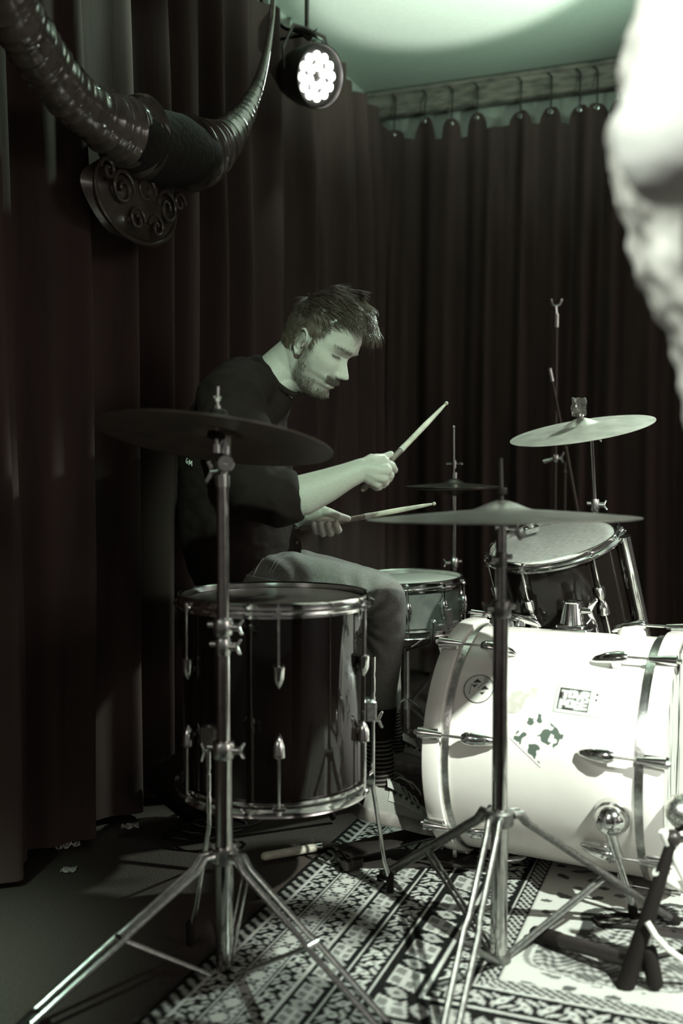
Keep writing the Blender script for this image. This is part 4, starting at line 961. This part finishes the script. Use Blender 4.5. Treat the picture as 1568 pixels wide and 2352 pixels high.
# hips and legs
HPR, KNR, ANR = P(592, 1345, 2.49), P(876, 1378, 2.435), P(868, 1722, 2.395)
HPL, KNL, ANL = P(610, 1335, 2.71), P(868, 1358, 2.82), P(893, 1668, 2.85)
for a_, k_, n_ in ((HPR, KNR, ANR), (HPL, KNL, ANL)):
    body.cap([a_, (a_ + k_) / 2, k_], [.078, .066, .050], 20); body.cap([k_, k_ + (n_ - k_) * .3, n_], [.046, .042, .026], 20)
body.cap([ANR, P(866, 1825, 2.38), P(930, 1868, 2.40)], [.026, .026, .020], 14); body.cap([ANL, P(905, 1730, 2.86)], [.030, .028], 14)
me = remesh(body, .0022, 2, .5); print('drummer verts', len(me.vertices))
DR = thing('person', 'seated drummer in dark t-shirt and jeans bending over the kit holding two drumsticks', 'person', (P(560, 1345, 2.6).x, 2.6, 0))
# skin, beard, brows, lips as colour; nostril, mouth and ear-hollow shade painted in
A = co_np(me); HI = np.array(HM.inverted()); Lc = A @ HI[:3, :3].T + HI[:3, 3]; x, y, z = Lc[:, 0], Lc[:, 1], Lc[:, 2]; ay = np.abs(y)
nn_ = np.sin(x * 900 + y * 700) * np.sin(z * 1100 + y * 500)
base = np.tile(np.array([.50, .465, .42]), (len(A), 1)); inhead = (x > -.13) & (x < .14) & (ay < .09) & (z > -.125) & (z < .15)
def gs(v, s): return np.exp(-.5 * (v / s) ** 2)
def sm(a, b_, v): t_ = np.clip((v - a) / (b_ - a), 0, 1); return t_ * t_ * (3 - 2 * t_)
jaw = sm(-.030, -.062, z + (x < .045) * 0 + np.clip(.045 - x, 0, .03) * -1.0) * sm(-.005, .02, x) * sm(.135, .10, x)
side = sm(.035, .015, x) * sm(-.004, .004, x) * sm(.02, -.01, z) * (z > -.1)
must = gs(z + .0465, .0055) * sm(.036, .026, ay) * (x > .07)
goat = sm(-.070, -.078, z) * (x > .06)
beard = np.clip(np.maximum.reduce([jaw * .62, side * .75, must * .92, goat * .5]), 0, 1) * inhead
beard *= 1 - .75 * gs(z + .0655, .0042) * sm(.028, .018, ay) * (x > .075)
brow = gs(z - .0305 - .10 * (ay - .03) * (ay < .03) + .12 * np.clip(ay - .035, 0, 1), .0042) * sm(.008, .013, ay) * sm(.056, .048, ay) * (x > .05)
lash = gs(z - .0065 - 6 * (ay - .031) ** 2, .0016) * sm(.016, .02, ay) * sm(.047, .042, ay) * (x > .06)
nost = gs(z + .0405, .0022) * gs(ay - .008, .0036) * (x > .088)
mouth = gs(z + .0578, .0016) * sm(.027, .022, ay) * (x > .07)
conch_shade = gs(x + .002, .006) * gs(z + .003, .009) * ((ay > .069) & (ay < .0765))
lips = gs(z + .064, .004) * sm(.024, .016, ay) * (x > .08)
hl_ = np.clip(sm(.070, .085, z) * sm(.10, .06, x) + sm(.0, -.02, x) * sm(-.035, -.02, z) * .9 + sm(.045, .03, x) * sm(.02, .035, z), 0, 1) * inhead * (ay < .077)
def mixc(c, k): global base; base = base * (1 - k[:, None]) + np.array(c) * k[:, None]
mixc((.13, .10, .085), np.clip(beard * (.92 + .10 * nn_), 0, 1)); mixc((.14, .105, .09), np.clip(brow * .45, 0, 1) * inhead)
mixc((.07, .05, .045), np.clip(lash, 0, 1) * inhead); mixc((.07, .05, .045), np.clip(nost, 0, 1) * inhead); mixc((.12, .08, .07), np.clip(mouth, 0, 1) * inhead)
mixc((.42, .31, .27), np.clip(lips, 0, 1) * .5 * inhead); mixc((.12, .08, .07), conch_shade * inhead * .8); mixc((.09, .065, .05), hl_ * .92)
set_col(me, np.clip(base, 0, 1)); tolocal(me, DR); finish(me, 'body', skin, DR, 180)
# moustache and beard hairs, brow hairs, lashes
bvh = BVHTree.FromPolygons([tuple(v) for v in hb.v], hb.f)
def strand(b, pts, r, n=3):
    b.tube(pts, [r * (1 - .75 * i / (len(pts) - 1)) for i in range(len(pts))], n, caps=False)
rnd = random.Random(5); bb = MB(); cnt = 0
while cnt < 2600:
    u_ = rnd.random(); s = rnd.choice((1, -1))
    if u_ < .30: zc_, yc_ = rnd.gauss(-.0465, .0035), s * rnd.uniform(0, .030)                 # moustache
    elif u_ < .50: zc_, yc_ = rnd.uniform(-.110, -.076), s * rnd.uniform(0, .030)            # chin
    else: zc_, yc_ = rnd.uniform(-.105, .005), s * rnd.uniform(.028, .072)                   # jaw
    if u_ < .5: h = bvh.ray_cast(Vector((.2, yc_, zc_)), Vector((-1, 0, 0)))
    else:
        xx = rnd.uniform(.006, .060); h = bvh.ray_cast(Vector((xx, s * .2, zc_)), Vector((0, -s, 0)))
        if h[0] is None or (xx > .028 and zc_ > -.062 - .25 * (.06 - xx)): cnt += .2; continue
        if xx > .02 and zc_ > -.045: cnt += .2; continue
    if h[0] is None: cnt += .2; continue
    p, n_ = h[0], h[1]; L_ = rnd.uniform(.004, .008) * (1.25 if u_ < .3 else 1); dn = Vector((.1, (.5 * s if u_ < .3 else 0) + rnd.gauss(0, .2), -1 + rnd.gauss(0, .2))); t_ = (dn - n_ * dn.dot(n_)).normalized()
    strand(bb, [HM @ (p - n_ * .0005), HM @ (p + n_ * L_ * .30 + t_ * L_ * .5), HM @ (p + n_ * L_ * .34 + t_ * L_)], .00042); cnt += 1
for s in (1, -1):
    for k in range(70):
        yy_ = s * (.011 + .042 * rnd.random()); zb = .0305 + .10 * (abs(yy_) - .03) * (abs(yy_) < .03) - .12 * max(0, abs(yy_) - .035) + rnd.gauss(0, .0022)
        h = bvh.ray_cast(Vector((.2, yy_, zb)), Vector((-1, 0, 0)))
        if h[0] is None: continue
        p, n_ = h[0], h[1]; t_ = Vector((0, s * 1, .25)); t_ = (t_ - n_ * t_.dot(n_)).normalized(); strand(bb, [HM @ p, HM @ (p + n_ * .0018 + t_ * .004), HM @ (p + n_ * .0018 + t_ * .008)], .0004)
    for k in range(26):
        yy_ = s * (.018 + .026 * k / 25); h = bvh.ray_cast(Vector((.2, yy_, .0075)), Vector((-1, 0, 0)))
        if h[0] is None: continue
        p = h[0]; strand(bb, [HM @ p, HM @ (p + Vector((.004, 0, -.0015))), HM @ (p + Vector((.0075, s * .001, -.0015)))], .00035)
bb.build('beard', beard_m, DR, 180)
# hair: a scalp shell, then locks swept forward into a quiff
def scalp_ok(x_, y_, z_):
    a = abs(y_)
    if x_ > .072: return z_ > .086 - .0 * a
    if x_ > .045: return z_ > .086 - (.072 - x_) * .3
    if x_ > .018: return z_ > .018 + (x_ - .018) * 2.2
    if x_ > -.02: return z_ > .022 or (x_ > .012 and z_ > -.008)
    return z_ > -.045 - (x_ + .02) * -.15
def hoff(x_, y_, z_):
    """hair thickness over the scalp"""
    t_ = .004 + (.019 if x_ > -.03 else .012) * max(0, min(1, (z_ - .045) / .06)) ** 1.2
    t_ += .022 * max(0, min(1, (x_ - .02) / .06)) * max(0, min(1, (z_ - .06) / .04)); return t_
hv = MB(); V_, idm, shellp = [], {}, []
nzh, nah = 70, 110
for i in range(nzh):
    for k in range(nah):
        el_ = R(-42 + 132 * i / (nzh - 1)); az = 2 * PI * k / nah; d = Vector((math.cos(el_) * math.cos(az), math.cos(el_) * math.sin(az), math.sin(el_)))
        h = bvh.ray_cast(Vector((-.005, 0, .02)) + d * .3, -d)
        if h[0] is None: continue
        p = h[0]
        if abs(p.y) > .0775: p.y = math.copysign(.0735, p.y)
        ok = scalp_ok(p.x, p.y, p.z); o_ = hoff(p.x, p.y, p.z) * .42 if ok else -.004
        o_ += .0050 * noise.noise(Vector((p.x * 35, p.y * 60, p.z * 35))) * ok
        V_.append(HM @ (p + d * o_)); shellp.append(p + d * (hoff(p.x, p.y, p.z) * .9 + .002 if ok else -.004)); idm[(i, k)] = len(V_) - 1
F_ = []
for i in range(nzh - 1):
    for k in range(nah):
        q = [(i, k), (i, (k + 1) % nah), (i + 1, (k + 1) % nah), (i + 1, k)]
        if all(a in idm for a in q): F_.append(tuple(idm[a] for a in q))
hv.add(V_, F_)
rnd = random.Random(11); cnt = 0
locks = [(rnd.uniform(-.1, .09), rnd.uniform(-.07, .07), rnd.uniform(0, .02), rnd.uniform(0, 6)) for _ in range(60)]
while cnt < 5200:
    el_ = R(rnd.uniform(-40, 90)); az = rnd.uniform(0, 2 * PI); d = Vector((math.cos(el_) * math.cos(az), math.cos(el_) * math.sin(az), math.sin(el_)))
    h = bvh.ray_cast(Vector((-.005, 0, .02)) + d * .3, -d); p = h[0]
    if p is None or abs(p.y) > .0765 or not scalp_ok(p.x, p.y, p.z): cnt += .05; continue
    n_ = d; tp_ = max(0, min(1, (p.z - .055) / .05)); front = max(0, min(1, (p.x + .01) / .08)) * tp_
    L_ = .014 + .045 * tp_ + .022 * front; L_ *= rnd.uniform(.75, 1.15)
    lk = min(locks, key=lambda q: (q[0] - p.x) ** 2 * .5 + (q[1] - p.y) ** 2 * 2)
    comb = Vector((.9, -.10 * math.copysign(1, p.y) * tp_ + .25 * math.sin(lk[3]), -.9 * (1 - tp_) + .05)) if p.x > -.06 else Vector((.35, 0, -1 + tp_ * 1.2))
    if p.x > .03: comb = Vector((1, .25 * math.copysign(1, p.y), .35 if p.x < .07 else .1))
    if p.x < -.02 and p.z < .05: comb = Vector((.3, 0, -1))
    t_ = (comb - n_ * comb.dot(n_)).normalized(); pts = [p - n_ * .001]; q = Vector(p); dirn = (t_ + n_ * (.25 + .55 * tp_ + .5 * front)).normalized()
    base_off = hoff(p.x, p.y, p.z) * .45; q = p + n_ * base_off * rnd.uniform(.2, 1.9); pts = [Vector(q)]; m_ = 7
    for s_ in range(m_):
        wv = math.sin(s_ * .9 + lk[3] + L_ * 40) * .55 * tp_
        curl = Vector((0, wv, -.10 * tp_ - .42 * front * (s_ / m_) ** 1.5 * (2.0 if abs(p.y) < .045 else .9))) - n_ * .10
        nv_ = noise.noise_vector(Vector((q.x * 38, q.y * 46, q.z * 38)) + Vector((0, 0, s_ * .25))); dirn = (dirn + curl * .55 + t_ * .12 + nv_ * (.14 + .20 * tp_)).normalized(); q = q + dirn * (L_ / m_); pts.append(Vector(q))
    strand(hv, [HM @ a for a in pts], rnd.uniform(.00055, .00095)); cnt += 1
hv.build('hair', hair_m, DR, 180)

# ------------------------------------------------------------------ T-shirt
def wrinkle(me, amp, f, seed, stretch=(1, 1, 1), dirs=()):
    A = co_np(me); Nn = nrm_np(me); out = np.zeros(len(A))
    for i, p in enumerate(A):
        v = Vector((p[0] * f * stretch[0], p[1] * f * stretch[1], p[2] * f * stretch[2] + seed))
        out[i] = noise.noise(v) + .5 * noise.noise(v * 2.3)
    set_co(me, A + Nn * (out * amp)[:, None])
sh = MB()
sh.tube([P(570, 1338, 2.60), P(560, 1300, 2.60), P(548, 1220, 2.60), P(538, 1130, 2.60), P(535, 1040, 2.60), P(543, 960, 2.60), P(562, 912, 2.60), P(592, 888, 2.595), P(618, 872, 2.59), P(632, 863, 2.59)],
        [(.185, .125), (.188, .138), (.185, .148), (.190, .145), (.200, .138), (.200, .122), (.178, .100), (.125, .082), (.086, .070), (.074, .062)], 48, ref=(0, 1, 0))
sh.tube([P(585, 975, 2.59), P(622, 930, 2.588), P(652, 900, 2.586)], [(.14, .06), (.105, .055), (.068, .036)], 30, ref=(0, 1, 0))
sh.tube([P(575, 1250, 2.60), P(640, 1262, 2.60), P(688, 1268, 2.60)], [.12, .085, .035], 24, flat=(.8, .8))
sh.tube([P(560, 895, 2.53), P(530, 925, 2.42), P(545, 1010, 2.375), P(565, 1075, 2.345), P(600, 1132, 2.322), P(640, 1145, 2.312), P(688, 1138, 2.31)], [.085, .085, .086, .086, .078, .070, .0555], 36)
sh.tube([P(580, 895, 2.66), P(585, 930, 2.78), P(610, 1070, 2.83), P(632, 1165, 2.86), P(655, 1182, 2.79)], [.085, .080, .076, .066, .056], 30)
ms = remesh(sh, .006, 6, .6); wrinkle(ms, .007, 9, 3, (1, 1, .6)); wrinkle(ms, .0035, 24, 8, (.8, .8, 1.3))
# cut the neck opening around the throat
collar_c = P(622, 868, 2.585); A = co_np(ms); nd = (hl(-.03, 0, -.06) - P(600, 880, 2.585)).normalized()
tolocal(ms, DR); shirt = finish(ms, 't_shirt', shirt_black, DR, 180)
cb = MB(); cc_ = P(643, 862, 2.585); cn = Vector((.59, 0, .81)).normalized(); cu = Vector((.81, 0, -.59)).normalized(); ring_ = []
for k in range(41):
    a = 2 * PI * k / 40; ring_.append(cc_ + cu * (.060 * math.cos(a)) + Vector((-.15, .85, .52)) * (.078 * math.sin(a)))
cb.tube(ring_, (.006), 10, flat=(1.2, .7)); cb.build('collar', shirt_black, DR, 180)
# lettering on the back of the shirt
ev = BVHTree.FromObject(shirt, bpy.context.evaluated_depsgraph_get()); RI = ROOTM[DR.name]
def project_text(glyphs, origin_px, size):
    """strokes (in letter units) laid on the shirt surface around a point of its back"""
    b = MB(); ok = False; d = (P(*origin_px, 1) - CAM).normalized(); h = ev.ray_cast(RI @ CAM, d)
    if h[0] is None: print('print missed'); return
    c = h[0]; n_ = h[1]; upv = (Vector((.14, 0, 1)) - n_ * n_.dot(Vector((.14, 0, 1)))).normalized(); rt = upv.cross(n_).normalized()
    for st in glyphs:
        pts = []
        for i in range(len(st) - 1):
            for k in range(6):
                f = k / 6; pts.append((st[i][0] * (1 - f) + st[i + 1][0] * f, st[i][1] * (1 - f) + st[i + 1][1] * f))
        pts.append(st[-1]); w = []
        for (x_, y_) in pts:
            q = c + rt * x_ * size + upv * y_ * size; r_ = ev.find_nearest(q); w.append(r_[0] + r_[1] * .0008)
        b.tube(w, .0013, 6, flat=(1, .6))
    M_ = Matrix.Translation(-(RI @ Vector((0, 0, 0)))); b.v = [tuple(M_ @ Vector(v)) for v in b.v]; b.build('shirt_print', print_white, DR)
Gs = [(.30, .95), (-.05, 1.0), (-.35, .7), (-.40, .3), (-.1, 0), (.25, .05), (.32, .45), (.05, .45)]
project_text([[(x_ - 1.35, y_) for x_, y_ in Gs], [(-.55, -.25), (-.38, .8), (0, .0), (.33, .65), (.42, -.35)],
              [(-2.1, 1.9), (.2, 1.35), (.35, 1.85)], [(-1.5, 1.8), (-1.4, 2.6)], [(-3.0, 2.05), (-2.6, 2.1)]], (438, 1066), .0125)

# ------------------------------------------------------------------ jeans, socks, shoes
jn = MB(); jn.tube([P(575, 1300, 2.60), P(568, 1350, 2.60), P(575, 1395, 2.60)], [(.178, .115), (.182, .125), (.17, .11)], 36, ref=(0, 1, 0))
for a_, k_, sx in ((HPR, KNR, 0), (HPL, KNL, 1)):
    jn.cap([a_ + Vector((.0, 0, -.002)), a_ + (k_ - a_) * .3 + Vector((0, 0, .006)), a_ + (k_ - a_) * .65 + Vector((0, 0, .004)), k_], [.090, .088, .076, .0605], 28)
jn.cap([KNR + Vector((.002, 0, -.004)), P(880, 1440, 2.43), P(872, 1520, 2.42), P(868, 1590, 2.41), P(866, 1650, 2.40)], [.0590, .0570, .0525, .0455, .0400], 28)
jn.cap([KNL, KNL.lerp(ANL, .35), KNL.lerp(ANL, .86)], [.058, .055, .040], 28)
mj = remesh(jn, .005, 5, .6)
A = co_np(mj); Nn = nrm_np(mj); D = np.zeros(len(A)); KR = np.array(KNR + Vector((-.07, 0, -.055)))
rel = A - KR; ang = np.arctan2(rel[:, 2], rel[:, 0]); rad = np.hypot(rel[:, 0], rel[:, 2]); nr = A[:, 1] < 2.56
fan = np.sin(ang * 15 + 2.0 * np.sin(A[:, 1] * 25)) * np.exp(-((rad - .065) / .045) ** 2) * nr
D += .0042 * fan
for i, p in enumerate(A):
    D[i] += .0035 * noise.noise(Vector((p[0] * 14, p[1] * 10, p[2] * 14))) + .0015 * noise.noise(Vector((p[0] * 40, p[1] * 20, p[2] * 40 + 5)))
    hp = math.hypot(p[0] - HPR.x, p[2] - HPR.z); D[i] += .003 * math.sin(hp * 120 + p[1] * 20) * math.exp(-((hp - .09) / .04) ** 2)
set_co(mj, A + Nn * D[:, None]); bj = BVHTree.FromPolygons([tuple(v) for v in co_np(mj)], [tuple(p.vertices) for p in mj.polygons])
tolocal(mj, DR); JN = finish(mj, 'jeans', denim, DR, 180)
def seam(pxs, Y):
    pts = []
    for i in range(len(pxs) - 1):
        for k in range(8):
            f = k / 8; x_, y_ = pxs[i][0] * (1 - f) + pxs[i + 1][0] * f, pxs[i][1] * (1 - f) + pxs[i + 1][1] * f
            d = (P(x_, y_, 1) - CAM).normalized(); h = bj.ray_cast(CAM, d)
            if h[0] is not None: pts.append(h[0] + h[1] * .0006)
    if len(pts) > 3:
        b = MB(); b.tube(pts, .0011, 6); b.build('seam', denim_seam, JN)
seam([(560, 1320), (600, 1328), (680, 1342), (760, 1360)], 2.4); seam([(668, 1276), (640, 1290), (622, 1320)], 2.4); seam([(661, 1274), (632, 1288), (614, 1322)], 2.4); seam([(612, 1272), (592, 1300), (578, 1330)], 2.4)
b = MB(); b.tube([P(866, 1625, 2.40), P(867, 1690, 2.397)], [.0475, .0420], 32, ref=(0, 1, 0)); b.build('jeans_cuff', denim_dark, DR, 60)
b = MB(); b.tube([P(866, 1640, 2.399), P(868, 1700, 2.396), P(872, 1750, 2.39), P(866, 1800, 2.385)], [.0375, .0340, .0350, .040], 32, ref=(0, 1, 0)); b.build('sock', sock_m, DR, 60)
b = MB(); b.tube([KNL.lerp(ANL, .55), KNL.lerp(ANL, .82), ANL, P(905, 1720, 2.86)], [.046, .039, .034, .038], 28, ref=(0, 1, 0)); b.build('sock', sock_m, DR, 60)
def shoe(heel, toe, name):
    heel, toe = Vector(heel), Vector(toe); d = toe - heel; L_ = d.length; T = frame_M(heel, d, Vector((0, 0, 1)))
    T = Matrix((d.normalized(), Vector((0, 0, 1)).cross(d.normalized()).normalized(), d.normalized().cross(Vector((0, 0, 1)).cross(d.normalized()).normalized()))).transposed().to_4x4(); T.translation = heel
    W_ = [(0, .026), (.06, .036), (.2, .037), (.45, .038), (.7, .048), (.85, .045), (.95, .032), (1, .006)]
    Hh = [(0, .070), (.05, .088), (.15, .094), (.27, .092), (.42, .086), (.58, .068), (.72, .056), (.88, .046), (.96, .038), (1, .022)]
    b = MB(); ns_ = 44
    def up_(i, j):
        f = i / (ns_ - 1); f = .5 - .5 * math.cos(PI * f); w, h = interp(W_, f), interp(Hh, f); a = PI * j / 23
        return T @ Vector((f * L_, w * math.copysign(abs(math.cos(a)) ** .75, math.cos(a)), .024 + (h - .024) * math.sin(a) ** (.8 if f < .4 else .7)))
    b.grid(ns_, 24, up_); o = b.build(name, canvas, DR, 60)
    b = MB(); prof = []
    for i in range(25): f = i / 24; f = .5 - .5 * math.cos(PI * f); prof.append((f * L_ * 1.03 - .006, interp(W_, f) + .004))
    out = prof + [(x_, -w_) for x_, w_ in reversed(prof)]; n_ = len(out)
    vs_ = [T @ Vector((x_, w_, zz_)) for zz_ in (0, .004, .026, .030) for x_, w_ in [(a * (1 if zz_ in (.004, .026) else .985) + (0 if zz_ in (.004, .026) else .002), c_ * (1 if zz_ in (.004, .026) else .94)) for a, c_ in out]]
    fs_ = [(r_ * n_ + k, r_ * n_ + (k + 1) % n_, (r_ + 1) * n_ + (k + 1) % n_, (r_ + 1) * n_ + k) for r_ in range(3) for k in range(n_)]
    fs_.append(tuple(reversed(range(n_)))); fs_.append(tuple(3 * n_ + k for k in range(n_))); b.add(vs_, fs_); b.build('sole', sole_rub, o, 50)
    def surf(f, j, e=.002):
        w, h = interp(W_, f) + e, interp(Hh, f) + e; a = PI * j; return T @ Vector((f * L_, w * math.copysign(abs(math.cos(a)) ** .75, math.cos(a)), .024 + (h - .024) * math.sin(a) ** .75))
    b = MB(); b.grid(14, 24, lambda i, j: surf(.74 + .262 * i / 13, j / 23, .0016)); b.build('toe_cap', toe_rub, o, 60)
    b = MB(); b.grid(16, 10, lambda i, j: surf(.24 + .42 * i / 15, .12 + .16 * j / 9, .0022)); b.grid(16, 10, lambda i, j: surf(.24 + .42 * i / 15, .72 + .16 * j / 9, .0022)); b.build('eyestay', canvas_light, o, 60)
    b = MB(); b.grid(12, 12, lambda i, j: surf(.18 + .20 * i / 11, .25 + .5 * j / 11, .006 + .010 * (1 - i / 11))); b.build('tongue', canvas_light, o, 60)
    for k in range(5):
        f = .30 + .075 * k; b = MB(); b.tube([surf(f, .24, .003), surf(f + .005, .36, .006), surf(f + .01, .5, .007), surf(f + .005, .64, .006), surf(f, .76, .003)], .0026, 8); b.build('lace', lace_m, o)
        for jj in (.24, .76):
            q = surf(f, jj, .004); b = MB(); b.ball(q, .0042, 10); b.build('eyelet', black_metal, o)
    for sg in (.3, .62):
        b = MB(); c0 = surf(.30, .5, .010); sd = (T.to_3x3() @ Vector((0, 1, 0))) * (1 if sg > .5 else -1)
        b.tube([c0, c0 + sd * .02 + Vector((.01, 0, .012)), c0 + sd * .035 + Vector((.035, 0, .002)), c0 + sd * .03 + Vector((.055, 0, -.020)), c0 + sd * .022 + Vector((.06, 0, -.030))], .0024, 8)
        b.build('lace', lace_m, o)
    return o
shoe(P(816, 1872, 2.352), P(1003, 1912, 2.425), 'shoe'); shoe(P(862, 1755, 2.84), P(1030, 1790, 2.92), 'shoe')

# ================================================================== THE PERFORMER IN FRONT, AT THE RIGHT EDGE
PX, PY = .47, .98; pf = MB()
V3 = Vector
for s in (-1, 1):
    pf.cap([V3((PX, PY + s * .09, .90)), V3((PX + .01, PY + s * .10, .50)), V3((PX - .02 + .0 * s, PY + s * .11, .09))], [.082, .056, .038], 20)
    pf.cap([V3((PX - .05, PY + s * .11, .05)), V3((PX + .14, PY + s * .13, .035))], [.036, .028], 14)
pf.tube([V3((PX + .01, PY, .86)), V3((PX + .03, PY, .98)), V3((PX + .0, PY, 1.12)), V3((PX - .055, PY, 1.28)), V3((PX - .07, PY, 1.41)), V3((PX - .05, PY, 1.46))],
        [(.140, .095), (.13, .085), (.135, .09), (.15, .095), (.14, .075), (.06, .05)], 30, ref=(0, 1, 0))
pf.cap([V3((PX - .05, PY, 1.45)), V3((PX - .02, PY, 1.56))], [.056, .052], 20)
hp = head_geo(); HP = Matrix.Translation((PX + .005, PY, 1.64)); pf.add(hp.v, hp.f, HP)
arms = {}
for s, el_, wr_ in ((-1, V3((.272, .80, 1.215)), V3((.56, .74, 1.27))), (1, V3((.44, 1.17, 1.20)), V3((.66, 1.12, 1.24)))):
    sh_ = V3((PX - (.13 if s < 0 else .08), PY + s * .17, 1.41)); pf.cap([V3((PX - .07, PY + s * .08, 1.42)), sh_], [.06, .055], 18); pf.cap([sh_, el_], [.050, .039], 18)
    pf.cap([el_, el_.lerp(wr_, .3), wr_], [.039, .040, .026], 18); d_ = (wr_ - el_).normalized(); side_ = V3((0, 0, 1))
    for k in range(4):
        a_ = wr_ + d_ * .03 + side_ * (.024 - .016 * k); kn = wr_ + d_ * .085 + side_ * (.026 - .017 * k); pf.cap([a_, kn], [.016, .012], 10)
        finger(pf, [kn, kn + d_ * .025 + V3((0, -s * .018, 0)), kn + d_ * .012 + V3((0, -s * .042, -.004)), kn + V3((-.008, -s * .036, -.008))], .0095, .0078, 10)
    finger(pf, [wr_ + d_ * .02 + side_ * .02, wr_ + d_ * .05 + side_ * .045 + V3((0, -s * .02, 0)), wr_ + d_ * .08 + side_ * .05 + V3((0, -s * .035, 0))], .012, .009, 10); arms[s] = (sh_, el_, wr_)
me = remesh(pf, .005, 2); PR = thing('person', 'brightly lit performer in pale clothes standing at the right edge, seen close and blurred', 'person', (PX, PY, 0))
base = np.tile(np.array([.55, .50, .46]), (len(me.vertices), 1)); set_col(me, base); tolocal(me, PR); finish(me, 'body', skin, PR, 180)
ps = MB()
ps.tube([V3((PX + .012, PY, .89)), V3((PX + .030, PY, .98)), V3((PX + .000, PY, 1.10)), V3((PX - .040, PY, 1.20)), V3((PX - .075, PY, 1.30)), V3((PX - .08, PY, 1.40)), V3((PX - .06, PY, 1.46))],
        [(.175, .135), (.168, .130), (.172, .135), (.182, .135), (.188, .130), (.165, .105), (.08, .07)], 40, ref=(0, 1, 0))
mp_ = remesh(ps, .006, 3); wrinkle(mp_, .011, 11, 1, (1, 1, 1.6)); wrinkle(mp_, .006, 26, 5); tolocal(mp_, PR); finish(mp_, 'shirt', print_cotton, PR, 180)
for s in (-1, 1):
    sh_, el_, wr_ = arms[s]; sv = MB(); sv.cap([sh_ + V3((.02, -s * .03, .02)), sh_, sh_.lerp(el_, .5), sh_.lerp(el_, .98)], [.058, .060, .060, .056], 30)
    mv = remesh(sv, .005, 3); wrinkle(mv, .006, 14, 2, (1, 1, .5)); tolocal(mv, PR); finish(mv, 'sleeve', white_cotton, PR, 180)
hs = MB(); hs.add(shellp, F_, HP); hs.build('hair', hair_m, PR, 180)
tr = MB()
tr.tube([V3((PX + .02, PY, 1.0)), V3((PX + .01, PY, .93)), V3((PX, PY, .82))], [(.150, .108), (.160, .118), (.165, .120)], 30, ref=(0, 1, 0))
for s in (-1, 1): tr.cap([V3((PX, PY + s * .09, .86)), V3((PX + .01, PY + s * .10, .50)), V3((PX - .02, PY + s * .11, .12))], [.092, .075, .060], 24)
mt = remesh(tr, .007, 3); wrinkle(mt, .006, 12, 6); tolocal(mt, PR); finish(mt, 'trousers', denim_dark, PR, 180)
for s in (-1, 1):
    b = MB(); b.cap([V3((PX - .06, PY + s * .11, .05)), V3((PX + .06, PY + s * .12, .045)), V3((PX + .15, PY + s * .135, .035))], [.046, .045, .034], 20, flat=(1, 1)); b.box((PX + .05, PY + s * .12, .014), (.26, .09, .024), ch=.3); b.build('shoe', rubber, PR, 60)
